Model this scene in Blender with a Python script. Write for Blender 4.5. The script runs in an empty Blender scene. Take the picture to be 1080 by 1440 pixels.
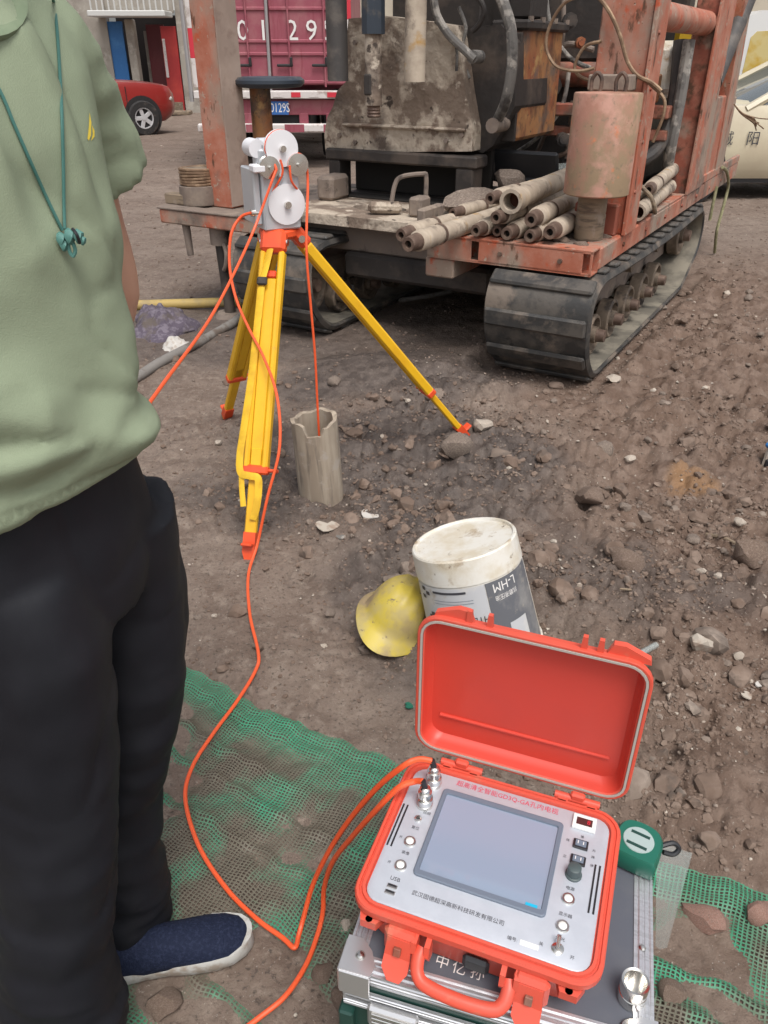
import bpy, math, random
import numpy as np
from mathutils import Matrix, Vector
random.seed(7); rng = np.random.default_rng(11)
SC = bpy.context.scene; COL = SC.collection
PI = math.pi; R = math.radians

# ------------------------------------------------------------------ camera, sky, sun, exposure
CAM_H, PITCH, FPX = 1.42, R(30.5), 1088.0
cd = bpy.data.cameras.new('camera'); cam = bpy.data.objects.new('camera', cd); COL.objects.link(cam)
cam.location = (0, 0, CAM_H); cam.rotation_euler = (PI/2 - PITCH, 0, 0)
cd.sensor_fit = 'VERTICAL'; cd.sensor_height = 36.0; cd.lens = 36.0*FPX/1440.0
cd.clip_start = 0.02; cd.clip_end = 600
SC.camera = cam
w = bpy.data.worlds.new('World'); SC.world = w; w.use_nodes = True
nt = w.node_tree; bgn = nt.nodes['Background']
sky = nt.nodes.new('ShaderNodeTexSky'); sky.sky_type = 'NISHITA'; sky.sun_disc = False
sky.sun_elevation = R(58); sky.sun_rotation = R(162); sky.air_density = 1.0; sky.dust_density = 4.0; sky.ozone_density = 1.0
hsv = nt.nodes.new('ShaderNodeHueSaturation'); hsv.inputs['Saturation'].default_value = 0.30
nt.links.new(sky.outputs[0], hsv.inputs['Color']); nt.links.new(hsv.outputs[0], bgn.inputs[0])
bgn.inputs[1].default_value = 0.115
sl = bpy.data.lights.new('sun', 'SUN'); sl.energy = 1.6; sl.angle = R(24); sl.color = (1, 0.965, 0.92)
so = bpy.data.objects.new('sun', sl); COL.objects.link(so)
so.rotation_euler = Vector((-0.12, 0.38, -0.9)).to_track_quat('-Z', 'Y').to_euler()
SC.view_settings.view_transform = 'Standard'; SC.view_settings.look = 'None'
SC.view_settings.gamma = 1.0; SC.view_settings.use_curve_mapping = False
SC.view_settings.exposure = 0.56

# ------------------------------------------------------------------ measuring (survey of the place through the photograph)
_c, _s = math.cos(PITCH), math.sin(PITCH)
def _ray(px, py):
    u, v = (px-540)/FPX, (720-py)/FPX
    return np.array([u, _c+v*_s, -_s+v*_c])
def PZ(px, py, z=0.0):
    r = _ray(px, py); return np.array([0, 0, CAM_H]) + r*((z-CAM_H)/r[2])
def PY(px, py, y):
    r = _ray(px, py); return np.array([0, 0, CAM_H]) + r*(y/r[1])
RIG_A = R(-30.3)
RIG_O = PZ(830, 388, 0.55); RIG_O[2] = 0
_ex = np.array([math.cos(RIG_A), math.sin(RIG_A), 0]); _ey = np.array([-math.sin(RIG_A), math.cos(RIG_A), 0])
def wor(x, y, z): return RIG_O + _ex*x + _ey*y + np.array([0, 0, z])
def LY(px, py, y):                    # rig-local point on the rig-local plane y
    r = _ray(px, py); c0 = np.array([0, 0, CAM_H]) - RIG_O; t = (y - c0@_ey)/(r@_ey); p = c0 + r*t
    return np.array([p@_ex, p@_ey, p[2]])
def LX(px, py, x):
    r = _ray(px, py); c0 = np.array([0, 0, CAM_H]) - RIG_O; t = (x - c0@_ex)/(r@_ex); p = c0 + r*t
    return np.array([p@_ex, p@_ey, p[2]])
def LZ(px, py, z):
    p = PZ(px, py, z) - RIG_O; return np.array([p@_ex, p@_ey, p[2]])

# ------------------------------------------------------------------ noise
_perm = np.random.default_rng(3).permutation(4096)
def _h(i, j): return _perm[(_perm[i & 4095] + j) & 4095]
def perlin(x, y):
    x = np.asarray(x, float); y = np.asarray(y, float)
    xi = np.floor(x).astype(int); yi = np.floor(y).astype(int); xf = x-xi; yf = y-yi
    u = xf**3*(xf*(xf*6-15)+10); v = yf**3*(yf*(yf*6-15)+10)
    def g(i, j, dx, dy):
        a = _h(i, j)*(2*PI/4096.0); return np.cos(a)*dx + np.sin(a)*dy
    n0 = g(xi, yi, xf, yf)*(1-u) + g(xi+1, yi, xf-1, yf)*u
    n1 = g(xi, yi+1, xf, yf-1)*(1-u) + g(xi+1, yi+1, xf-1, yf-1)*u
    return (n0*(1-v) + n1*v)*1.4
def cells(x, y, f):
    """distance to the nearest of scattered points: lumps of earth"""
    x = np.asarray(x, float)*f; y = np.asarray(y, float)*f
    xi = np.floor(x).astype(int); yi = np.floor(y).astype(int); best = np.full(x.shape, 9.0)
    for a in (-1, 0, 1):
        for b in (-1, 0, 1):
            hh = _h(xi+a, yi+b); px = xi+a+(hh % 64)/64.0; py = yi+b+((hh//64) % 64)/64.0
            rr = 0.45 + 0.55*((_h(yi+b, xi+a) % 64)/64.0)
            best = np.minimum(best, ((x-px)**2+(y-py)**2)/(rr*rr))
    return np.clip(1-best*1.6, 0, 1)**0.5
def sstep(a, b, x):
    t = np.clip((np.asarray(x, float)-a)/(b-a), 0, 1); return t*t*(3-2*t)

NET_A = R(-27.0); NET_O = np.array([-0.28, 1.43])
_ns = np.array([math.cos(NET_A), math.sin(NET_A)]); _nt = np.array([math.sin(NET_A), -math.cos(NET_A)])
def net_st(x, y): return (x-NET_O[0])*_ns[0]+(y-NET_O[1])*_ns[1], (x-NET_O[0])*_nt[0]+(y-NET_O[1])*_nt[1]
def churn(x, y):
    x = np.asarray(x, float); y = np.asarray(y, float)
    a = sstep(0.0, 0.7, x - 0.25*np.sin(y*1.7) + 0.12*perlin(x*2, y*2))*sstep(0.95, 1.4, y+0.25*x)
    b = np.exp(-(((x+0.05)/0.75)**2+((y-2.9)/0.75)**2))
    c = np.exp(-(((x-0.0)/0.22)**2+((y-1.9)/0.35)**2))*0.7
    return np.clip(a + b + c, 0, 1)*(1-0.65*sstep(4.5, 7, y))
def gz(x, y):
    x = np.asarray(x, float); y = np.asarray(y, float)
    far = 1 - 0.8*sstep(5, 12, y)
    _, t = net_st(x, y); calm = 1-0.75*sstep(-0.05, 0.12, t)
    k = churn(x, y)*calm
    z = 0.030*perlin(x*0.55+3, y*0.55)*calm + 0.014*perlin(x*2.1, y*2.1+9)*calm
    z = z + (0.006+0.016*k)*perlin(x*5.3+1, y*5.3)*far*(0.4+0.6*calm)
    z = z + (0.003+0.006*k)*perlin(x*13+5, y*13)*far + (0.0020+0.0025*k)*perlin(x*31, y*31+2)*far
    m = 0.35+0.65*k
    l1 = cells(x+0.03*perlin(x*14, y*14)+.008*perlin(x*50, y*50), y+.03*perlin(x*13+5, y*13), 7.5)*sstep(0.05, 0.5, perlin(x*1.4+7, y*1.4)+0.55*k)
    l2 = cells(x+.012*perlin(x*34+3, y*34), y+0.014*perlin(x*30, y*30), 19)*sstep(-0.05, 0.4, perlin(x*2.7, y*2.7+4)+0.5*k)
    l3 = cells(x+3, y, 46)
    z = z + far*(0.036*l1*k + 0.021*l2*(0.15+0.85*k)*calm + 0.0042*l3*(0.25+0.75*k))
    crack = np.abs(perlin(x*8+2.2, y*8+0.7)); z = z - 0.012*far*calm*(1-sstep(0, 0.12, crack))*sstep(0.0, 0.5, perlin(x*1.9+11, y*1.9))
    mound = 0.05*np.exp(-(((x-0.75)/0.5)**2+((y-1.85)/0.45)**2)) + 0.035*np.exp(-(((x-1.1)/0.35)**2+((y-1.05)/0.4)**2))
    _lx = (x-RIG_O[0])*_ex[0]+(y-RIG_O[1])*_ex[1]; _ly = (x-RIG_O[0])*_ey[0]+(y-RIG_O[1])*_ey[1]
    for r0 in (.30, .78): z = z - (.016+.008*np.sin(_ly*62))*np.exp(-((_lx-r0-.05*np.sin(_ly*1.3))/.10)**2)*sstep(-.9, -.2, _ly)*(1-sstep(2.2, 3.2, _ly))
    mound = mound + .085*np.exp(-(((x-.05)/.5)**2+((y-3.75)/.28)**2)) + .03*np.exp(-(((x+.45)/.3)**2+((y-3.0)/.2)**2))
    z = z + mound - 0.05*np.exp(-(((x+0.13)/0.12)**2+((y-2.55)/0.12)**2)) + 0.03*np.exp(-(((x-0.45)/0.16)**2+((y-3.05)/0.14)**2))
    for x0, x1 in ((-.52, .08), (-2.11, -1.5)):
        m = sstep(x0-.08, x0, _lx)*(1-sstep(x1, x1+.08, _lx))*sstep(-.25, -.05, _ly)*(1-sstep(2.5, 2.7, _ly)); z = z*(1-m)-.012*m
    return z
def gzf(x, y): return float(gz(np.array([x]), np.array([y]))[0])
def gp(px, py, dz=0.0):               # point on the ground seen at a pixel
    p = PZ(px, py, 0)
    for _ in range(4): p = PZ(px, py, gzf(p[0], p[1]))
    p[2] += dz; return p

# ------------------------------------------------------------------ materials
def _lin(c): return (c[0], c[1], c[2], 1)
def mat(name, col, rough=0.6, metal=0.0, layers=(), bump=None, spec=0.5, coat=0.0, coord='Object', rvar=0.0, trans=0.0):
    """layers: (colour, noise scale, lo, hi[, stretch xyz[, detail]]) blotches mixed over col in turn; bump: list of (scale, strength, metres)"""
    m = bpy.data.materials.new(name); m.use_nodes = True
    n = m.node_tree.nodes; l = m.node_tree.links; b = n['Principled BSDF']
    b.inputs['Roughness'].default_value = rough; b.inputs['Metallic'].default_value = metal
    b.inputs['Specular IOR Level'].default_value = spec; b.inputs['Coat Weight'].default_value = coat
    b.inputs['Base Color'].default_value = _lin(col); b.inputs['Transmission Weight'].default_value = trans
    if layers or bump: tc = n.new('ShaderNodeTexCoord'); src = tc.outputs[coord]
    prev = None; lastn = None
    for i, ly in enumerate(layers):
        c2, sc, lo, hi = ly[:4]; st = ly[4] if len(ly) > 4 and ly[4] else (1, 1, 1); det = ly[5] if len(ly) > 5 else 6
        mp = n.new('ShaderNodeMapping'); mp.inputs['Scale'].default_value = st; mp.inputs['Location'].default_value = (i*3.7, i*1.3, i*5.1)
        l.new(src, mp.inputs[0])
        nz = n.new('ShaderNodeTexNoise'); nz.inputs['Scale'].default_value = sc; nz.inputs['Detail'].default_value = det; nz.inputs['Roughness'].default_value = 0.62
        l.new(mp.outputs[0], nz.inputs['Vector'])
        mr = n.new('ShaderNodeMapRange'); mr.inputs[1].default_value = lo; mr.inputs[2].default_value = hi; mr.clamp = True
        l.new(nz.outputs[0], mr.inputs[0])
        mx = n.new('ShaderNodeMix'); mx.data_type = 'RGBA'
        l.new(mr.outputs[0], mx.inputs['Factor']); mx.inputs['B'].default_value = _lin(c2)
        if prev is None: mx.inputs['A'].default_value = _lin(col)
        else: l.new(prev, mx.inputs['A'])
        prev = mx.outputs['Result']; lastn = mr
    if prev is not None: l.new(prev, b.inputs['Base Color'])
    if rvar and lastn is not None:
        ma = n.new('ShaderNodeMapRange'); ma.inputs[3].default_value = rough; ma.inputs[4].default_value = min(1, max(0.05, rough+rvar))
        l.new(lastn.outputs[0], ma.inputs[0]); l.new(ma.outputs[0], b.inputs['Roughness'])
    if bump:
        pn = None
        for sc, st, di in bump:
            nz = n.new('ShaderNodeTexNoise'); nz.inputs['Scale'].default_value = sc; nz.inputs['Detail'].default_value = 5
            l.new(src, nz.inputs['Vector'])
            bp = n.new('ShaderNodeBump'); bp.inputs['Strength'].default_value = st; bp.inputs['Distance'].default_value = di
            l.new(nz.outputs[0], bp.inputs['Height'])
            if pn is not None: l.new(pn, bp.inputs['Normal'])
            pn = bp.outputs[0]
        l.new(pn, b.inputs['Normal'])
    return m
DUST = (0.30, 0.225, 0.175); RUST = (0.10, 0.045, 0.024); MUDL = (0.27, 0.215, 0.17); MUDD = (0.055, 0.043, 0.036); MUDM = (0.125, 0.098, 0.08)
M = {}
M['rig_paint'] = mat('faded_orange_paint', (0.37, 0.115, 0.066), 0.66, 0, [((0.44, 0.20, 0.138), 5, .44, .62), (DUST, 3.4, .45, .60, (1, 1, .5)), ((0.43, 0.085, 0.035), 9, .58, .66), (RUST, 17, .59, .66, (1, 1, .35)), (MUDM, 2.6, .56, .70), ((.36, .28, .22), 26, .60, .66), (RUST, 60, .66, .69)], [(40, .25, .004), (9, .2, .008)], rvar=.2)
M['rig_paint_dark'] = mat('worn_dark_orange_paint', (0.26, 0.072, 0.043), 0.65, 0, [((0.38, 0.15, 0.1), 6, .45, .62), (RUST, 9, .5, .62), (DUST, 4, .58, .7), (MUDM, 3, .55, .68)], [(40, .3, .004)])
M['rust_box'] = mat('rusty_ochre_paint', (0.33, 0.155, 0.06), 0.75, 0, [((0.28, 0.085, 0.036), 5, .45, .62, (1, 1, .7)), (RUST, 9, .5, .64, (1, 1, .6)), (MUDM, 4.0, .50, .64), ((0.42, 0.25, 0.10), 8, .58, .68), (MUDD, 22, .6, .68)], [(30, .3, .005)])
M['rig_mud'] = mat('caked_mud_on_steel', (0.19, 0.142, 0.108), 0.85, 0, [((0.44, 0.37, 0.295), 3.6, .48, .55), ((0.11, 0.082, 0.066), 2.3, .52, .62), ((0.17, 0.12, 0.09), 7, .58, .66), ((0.50, 0.43, 0.35), 14, .60, .68), ((.06, .045, .036), 11, .63, .68)], [(9, .8, .03), (22, .7, .012), (70, .5, .003)])
M['rig_dark'] = mat('oily_dark_steel', (0.040, 0.034, 0.031), 0.6, .2, [((0.10, 0.078, 0.064), 4, .5, .66), ((0.018, 0.016, 0.016), 3, .55, .7)], [(25, .5, .006)])
M['rig_grey'] = mat('muddy_brown_steel', (0.19, 0.15, 0.125), 0.8, .0, [(MUDL, 4, .52, .66), (MUDD, 6, .54, .66), ((0.20, 0.155, 0.125), 20, .5, .6)], [(30, .5, .005)])
M['post_side'] = mat('dusty_grey_paint', (0.30, 0.225, 0.185), 0.8, 0, [((0.38, .29, .24), 3, .45, .62), ((.22, .15, .12), 7, .54, .68), ((.42, .2, .14), 5, .62, .7)], [(30, .3, .004)])
M['rubber'] = mat('track_rubber', (0.034, 0.033, 0.032), 0.6, 0, [((0.085, 0.075, 0.065), 7, .46, .60), ((0.17, 0.137, 0.11), 4.3, .54, .64), ((0.012, .012, .013), 9, .6, .7)], [(40, .5, .004), (8, .3, .01)], rvar=.25)
M['rubber_in'] = mat('dusty_track_inside', (0.12, 0.107, 0.085), 0.8, 0, [((0.22, 0.195, 0.152), 5, .45, .6), ((0.04, .037, .033), 4, .55, .66)], [(30, .5, .004)])
M['roller'] = mat('muddy_roller_steel', (0.15, 0.115, 0.085), 0.7, .2, [((0.26, 0.2, 0.15), 9, .45, .6), (MUDD, 8, .52, .62)], [(40, .4, .003)])
M['rod'] = mat('dusty_drill_pipe', (0.36, 0.295, 0.23), 0.75, .0, [((0.47, 0.395, 0.31), 8, .45, .6, (1, .3, 1)), ((0.40, 0.24, 0.08), 5, .58, .66, (1, .3, 1)), (MUDM, 6, .55, .66)], [(60, .35, .002)])
M['rod_pin'] = mat('rusty_pipe_thread', (0.12, 0.078, 0.06), 0.6, .35, [((0.21, 0.145, 0.11), 14, .45, .62), ((0.045, .032, .027), 10, .56, .68)], [(90, .4, .002)])
M['hole'] = mat('hollow_black', (0.018, 0.015, 0.013), 0.9)  # near-black put in for the dark inside bores and the stand's hollow
M['rust_bore'] = mat('rusty_bore', (0.13, 0.045, 0.025), 0.9, 0, [((0.06, .028, .02), 20, .45, .6)])
M['drum'] = mat('weathered_drum_paint', (0.36, 0.175, 0.125), 0.7, 0, [((0.27, 0.19, 0.115), 5, .39, .54, (1, 1, .7)), ((0.46, 0.25, 0.19), 7, .5, .64), ((0.20, 0.15, 0.10), 24, .58, .70), ((0.55, 0.17, 0.075), 8, .61, .69), (RUST, 18, .66, .72)], [(50, .4, .003), (10, .3, .006)])
M['black_pipe'] = mat('dark_pipe', (0.055, 0.050, 0.048), 0.6, 0, [((0.11, 0.095, 0.083), 7, .5, .64)], [(40, .3, .003)])
M['sleeve'] = mat('blue_black_sleeve', (0.030, 0.040, 0.055), 0.45, 0, [((0.1, 0.09, 0.08), 8, .56, .68)], [(30, .2, .003)])
M['hose'] = mat('muddy_hose', (0.16, 0.15, 0.138), 0.7, 0, [((0.38, 0.35, 0.31), 12, .5, .58), ((0.05, .045, .042), 7, .54, .64)], [(50, .3, .003)])
M['wire'] = mat('rusty_wire_rope', (0.19, 0.12, 0.075), 0.6, .4, [((0.32, 0.22, 0.14), 20, .45, .6)], [(200, .5, .001)])
M['yellow_tank'] = mat('yellow_machine_paint', (0.60, 0.37, 0.02), 0.5, 0, [((0.3, 0.22, 0.1), 6, .52, .66)])
M['wood'] = mat('weathered_wood', (0.23, 0.175, 0.12), 0.85, 0, [((0.12, .09, .065), 6, .48, .6, (1, 1, 6)), (MUDL, 9, .56, .66)], [(30, .5, .003)])
M['strap_rope'] = mat('olive_rope', (0.2, 0.19, 0.1), 0.9, 0, [((0.3, .28, .17), 30, .45, .6)])
M['orange'] = mat('orange_moulded_plastic', (0.66, 0.088, 0.052), 0.42, 0, [((0.62, 0.095, 0.062), 6, .45, .62), ((0.52, .16, .10), 22, .60, .72)], [(300, .12, .0008), (20, .06, .004)], spec=.4, rvar=.18)
M['orange_in'] = mat('orange_plastic_inside', (0.60, 0.055, 0.034), 0.36, 0, [((0.56, 0.055, 0.036), 4, .45, .62)], spec=.35)
M['gasket'] = mat('grey_seal', (0.42, 0.38, 0.34), 0.7)
M['panel'] = mat('satin_aluminium_panel', (0.50, 0.53, 0.585), 0.42, .25, [((0.47, .50, .555), 40, .4, .6)], spec=.5)
M['bezel'] = mat('slate_screen_frame', (0.135, 0.165, 0.215), 0.5)
M['screen'] = mat('glossy_screen', (0.21, 0.26, 0.345), 0.05, 0, spec=.5)
_sb = M['screen'].node_tree.nodes['Principled BSDF']; _sb.inputs['Emission Color'].default_value = (.55, .66, .85, 1); _sb.inputs['Emission Strength'].default_value = .07; _sb.inputs['IOR'].default_value = 1.85
M['black'] = mat('black_plastic', (0.018, 0.019, 0.022), 0.4)
M['knob'] = mat('grey_green_knob', (0.06, 0.085, 0.088), 0.5)
M['white_plastic'] = mat('white_plastic', (0.76, 0.76, 0.74), 0.4)
M['led'] = mat('dark_red_display', (0.07, 0.025, 0.025), 0.2)
M['led_on'] = mat('red_segment', (0.6, 0.02, 0.04), 0.4)
M['cyan'] = mat('cyan_sticker', (0.01, 0.42, 0.66), 0.4)
M['chrome'] = mat('nickel_plate', (0.72, 0.70, 0.66), 0.22, 1.0)
M['ink'] = mat('dark_ink', (0.045, 0.045, 0.055), 0.6)
M['red_ink'] = mat('red_ink', (0.60, 0.045, 0.10), 0.6)
M['alu'] = mat('aluminium_trim', (0.66, 0.67, 0.70), 0.35, .75, [((0.55, .56, .58), 30, .45, .6, (1, 8, 8))], [(200, .1, .0006)])
M['alu_cap'] = mat('steel_corner', (0.68, 0.68, 0.69), 0.3, .8)
M['case_top'] = mat('charcoal_board', (0.085, 0.095, 0.118), 0.6, 0, [((0.105, .112, .13), 8, .45, .62)], [(250, .1, .0006)])
M['case_green'] = mat('dark_green_board', (0.012, 0.050, 0.040), 0.42, 0, [((0.02, .062, .05), 5, .45, .62)])
M['white_ink'] = mat('white_lettering', (0.72, 0.70, 0.68), 0.7)
M['tri_yellow'] = mat('tripod_yellow_enamel', (0.76, 0.43, 0.012), 0.42, 0, [((0.70, 0.37, 0.012), 5, .45, .6), ((0.40, .27, .09), 9, .64, .74)], [(30, .12, .002)])
M['tri_yellow_b'] = mat('tripod_yellow_web', (0.72, 0.44, 0.02), 0.75, 0, [((0.6, .35, .015), 20, .45, .6)])
M['tri_orange'] = mat('tripod_orange_casting', (0.76, 0.085, 0.02), 0.42, 0, [((0.68, .07, .02), 12, .45, .6)])
M['winch'] = mat('light_grey_paint', (0.52, 0.54, 0.57), 0.38, .35, [((0.55, .57, .59), 10, .45, .6)])
M['pulley'] = mat('white_nylon', (0.70, 0.69, 0.71), 0.45)
M['cable'] = mat('orange_cable', (0.80, 0.105, 0.03), 0.45)
M['casing'] = mat('muddy_casing_pipe', (0.29, 0.235, 0.18), 0.85, 0, [((0.38, 0.32, 0.25), 5, .45, .6, (5, 5, .5)), ((0.20, .165, .13), 6, .54, .66, (6, 6, .7)), ((.38, .33, .28), 14, .6, .68)], [(25, .5, .004)])
M['hat'] = mat('scuffed_yellow_plastic', (0.50, 0.39, 0.055), 0.5, 0, [((0.43, 0.345, 0.13), 9, .42, .56), ((0.30, 0.225, 0.13), 6, .46, .60), ((.16, .12, .08), 30, .62, .68)], [(60, .25, .002)])
M['pail'] = mat('grubby_white_plastic', (0.68, 0.66, 0.605), 0.45, 0, [((0.58, .52, .41), 7, .46, .60), ((0.36, 0.27, 0.17), 14, .57, .68), ((.2, .15, .1), 30, .64, .70)], [(50, .15, .002)])
M['pail_light'] = mat('pale_grey_label', (0.47, 0.48, 0.50), 0.5, 0, [((0.55, .54, .52), 10, .5, .64), ((.36, .3, .22), 14, .56, .68)])
M['pail_dark'] = mat('dark_grey_label', (0.115, 0.120, 0.135), 0.5, 0, [((0.24, .235, .23), 9, .48, .66), ((.33, .3, .26), 22, .6, .7)])
M['tape'] = mat('green_plastic', (0.012, 0.125, 0.085), 0.4)
M['tape_face'] = mat('pale_sticker', (0.34, 0.42, 0.41), 0.5)
M['shirt'] = mat('sage_cotton', (0.255, 0.300, 0.205), 0.9, 0, [((0.24, .283, .192), 5, .4, .62)], [(700, .35, .0012), (60, .15, .003)], spec=.2)
M['shirt_dk'] = mat('sage_collar', (0.20, 0.25, 0.165), 0.9, 0, [((0.18, .23, .15), 40, .45, .6)], spec=.2)
M['trousers'] = mat('black_trousers', (0.0085, 0.009, 0.0125), 0.62, 0, [((0.014, 0.015, 0.019), 4, .4, .65)], [(500, .15, .0008)], spec=.25)
M['skin'] = mat('skin', (0.48, 0.27, 0.19), 0.5, 0, [((0.43, .22, .15), 12, .45, .65)])
M['hair'] = mat('black_hair', (0.012, 0.010, 0.009), 0.5)
M['eye_white'] = mat('eye', (0.7, 0.68, 0.65), 0.2)
M['shoe'] = mat('navy_knit', (0.009, 0.014, 0.036), 0.8, 0, [((0.018, .025, .055), 160, .5, .6)], [(260, .9, .003)], spec=.25)
M['sole'] = mat('off_white_foam', (0.46, 0.455, 0.43), 0.65, 0, [((.30, .255, .21), 22, .50, .62)])
M['teal'] = mat('teal_cord', (0.045, 0.145, 0.125), 0.6)
M['teal_knot'] = mat('teal_foam', (0.10, 0.245, 0.215), 0.6, 0, [((.06, .18, .16), 30, .45, .6)])
M['gold'] = mat('yellow_embroidery', (0.72, 0.55, 0.06), 0.7)
M['stone'] = mat('muddy_stone', (0.185, 0.143, 0.115), 0.9, 0, [((0.275, 0.222, 0.182), 9, .46, .62), (MUDM, 14, .50, .62)], [(40, .5, .004)])
M['clod'] = mat('earth_clod', (0.145, 0.100, 0.075), 0.95, 0, [((0.215, 0.159, 0.125), 12, .45, .62), ((.105, .078, .062), 20, .55, .66)], [(50, .6, .004)])
M['stone_pale'] = mat('pale_stone', (0.43, 0.38, 0.32), 0.85, 0, [(DUST, 20, .48, .62)], [(60, .4, .003)])
M['brick_red'] = mat('reddish_rock', (0.24, 0.125, 0.095), 0.9, 0, [((.3, .2, .16), 22, .45, .6), (MUDM, 14, .56, .66)], [(50, .5, .004)])
M['paper'] = mat('white_scrap', (0.50, 0.475, 0.44), 0.7, 0, [((.4, .35, .3), 40, .52, .62)])
M['purple'] = mat('purple_mesh_bag', (0.085, 0.068, 0.092), 0.9, 0, [((0.15, .128, .158), 30, .48, .58), ((0.1, .08, .07), 8, .52, .66)], [(60, .7, .006)])
M['hose_y'] = mat('dull_yellow_hose', (0.42, 0.30, 0.10), 0.6, 0, [((.32, .24, .11), 9, .48, .62)])
M['hose_g'] = mat('grey_hose', (0.20, 0.185, 0.17), 0.7, 0, [(MUDM, 9, .5, .62)])
M['truck'] = mat('dusty_magenta_paint', (0.285, 0.072, 0.098), 0.55, 0, [((0.32, 0.115, 0.13), 3, .45, .62), ((0.25, .055, .075), 5, .55, .68, (3, 1, .4))], spec=.4)
M['truck_dk'] = mat('truck_chassis', (0.018, 0.017, 0.018), 0.7)
M['truck_wh'] = mat('white_reflector', (0.60, 0.56, 0.54), 0.5, 0, [((.4, .34, .31), 8, .52, .64)])
M['truck_red'] = mat('red_reflector', (0.55, 0.03, 0.05), 0.45)
M['truck_gr'] = mat('galvanised_bar', (0.36, 0.35, 0.35), 0.5, .5)
M['plate'] = mat('blue_plate', (0.03, 0.12, 0.36), 0.45)
M['tyre'] = mat('tyre_rubber', (0.022, 0.021, 0.021), 0.8, 0, [((.07, .058, .05), 8, .54, .64)])
M['alloy'] = mat('alloy_rim', (0.52, 0.52, 0.53), 0.45, .1)
M['car_red'] = mat('red_car_paint', (0.26, 0.022, 0.018), 0.35, 0, [((.26, .05, .04), 2, .5, .7)], coat=.5)
M['car_cream'] = mat('cream_car_paint', (0.56, 0.50, 0.36), 0.35, 0, [((.50, .43, .31), 2, .5, .7)], coat=.4)
M['van_white'] = mat('white_van_paint', (0.66, 0.66, 0.65), 0.35, coat=.4)
M['glass'] = mat('dark_car_glass', (0.10, 0.115, 0.12), 0.06, 0, spec=.8)
M['glass_yellow_reflection'] = mat('yellow_reflection_window', (0.50, 0.33, 0.06), 0.15, 0, [((.55, .45, .2), 3, .45, .6)], spec=.6)  # yellow reflection put into the glass colour
M['lamp'] = mat('headlamp', (0.6, 0.6, 0.58), 0.1)
M['wall_grey'] = mat('grimy_plaster', (0.32, 0.29, 0.25), 0.85, 0, [((.24, .21, .18), 1.5, .48, .64), ((.4, .37, .32), 4, .55, .66)])
M['wall_beige'] = mat('beige_render', (0.48, 0.43, 0.34), 0.85, 0, [((.40, .35, .28), .8, .48, .64)])
M['shop_dark'] = mat('shop_interior', (0.030, 0.024, 0.024), 0.8)
M['door_red'] = mat('red_shop_door', (0.33, 0.022, 0.022), 0.5, 0, [((.42, .04, .03), 1.5, .5, .7)])
M['door_maroon'] = mat('maroon_panel', (0.12, 0.02, 0.024), 0.6)
M['blue'] = mat('blue_sheet', (0.02, 0.13, 0.36), 0.5, 0, [((.05, .2, .45), 2, .5, .7)])
M['rail_wh'] = mat('pale_rail', (0.52, 0.52, 0.50), 0.6)
M['pebble'] = M['stone']

def ground_mat():
    m = bpy.data.materials.new('churned_mud'); m.use_nodes = True
    n = m.node_tree.nodes; l = m.node_tree.links; b = n['Principled BSDF']
    tc = n.new('ShaderNodeTexCoord'); src = tc.outputs['Object']
    def noise(sc, det=8, ro=.62):
        z = n.new('ShaderNodeTexNoise'); z.inputs['Scale'].default_value = sc; z.inputs['Detail'].default_value = det; z.inputs['Roughness'].default_value = ro
        l.new(src, z.inputs['Vector']); return z.outputs[0]
    def rng_(o, a, c, lo=0, hi=1):
        r = n.new('ShaderNodeMapRange'); r.inputs[1].default_value = a; r.inputs[2].default_value = c; r.inputs[3].default_value = lo; r.inputs[4].default_value = hi
        l.new(o, r.inputs[0]); return r.outputs[0]
    def mix(f, a, c):
        x = n.new('ShaderNodeMix'); x.data_type = 'RGBA'; l.new(f, x.inputs['Factor'])
        for k, v in (('A', a), ('B', c)):
            if isinstance(v, tuple): x.inputs[k].default_value = _lin(v)
            else: l.new(v, x.inputs[k])
        return x.outputs['Result']
    def attr(nm):
        a = n.new('ShaderNodeAttribute'); a.attribute_name = nm; return a.outputs['Fac']
    c = mix(rng_(noise(1.3), .40, .62), (0.170, 0.125, 0.099), (0.228, 0.177, 0.143))
    c = mix(rng_(noise(7), .48, .66), c, (0.140, 0.100, 0.078))
    c = mix(rng_(noise(26), .50, .66), c, (0.25, 0.198, 0.160))
    c = mix(rng_(noise(90, 5), .55, .68), c, (0.085, 0.066, 0.054))
    c = mix(attr('earth'), c, mix(rng_(noise(11), .42, .6), (0.128, 0.083, 0.060), (0.192, 0.135, 0.103)))
    c = mix(attr('wet'), c, mix(rng_(noise(17), .42, .6), (0.070, 0.055, 0.048), (0.125, 0.100, 0.086)))
    c = mix(attr('ochre'), c, (0.27, 0.15, 0.07))
    c = mix(rng_(noise(150, 3), .66, .70), c, (0.33, 0.29, 0.25))
    l.new(c, b.inputs['Base Color'])
    r1 = rng_(noise(3.2), .42, .62, .62, .92)
    r = n.new('ShaderNodeMath'); r.operation = 'MULTIPLY_ADD'; l.new(attr('wet'), r.inputs[0]); r.inputs[1].default_value = -.28; l.new(r1, r.inputs[2])
    l.new(r.outputs[0], b.inputs['Roughness']); b.inputs['Specular IOR Level'].default_value = .35
    pn = None
    for sc, st, di, de in ((12, .5, .022, 8), (38, .7, .011, 8), (140, .6, .0035, 6)):
        bp = n.new('ShaderNodeBump'); bp.inputs['Strength'].default_value = st; bp.inputs['Distance'].default_value = di
        l.new(noise(sc, de, .7), bp.inputs['Height'])
        if pn: l.new(pn, bp.inputs['Normal'])
        pn = bp.outputs[0]
    l.new(pn, b.inputs['Normal'])
    return m
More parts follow.
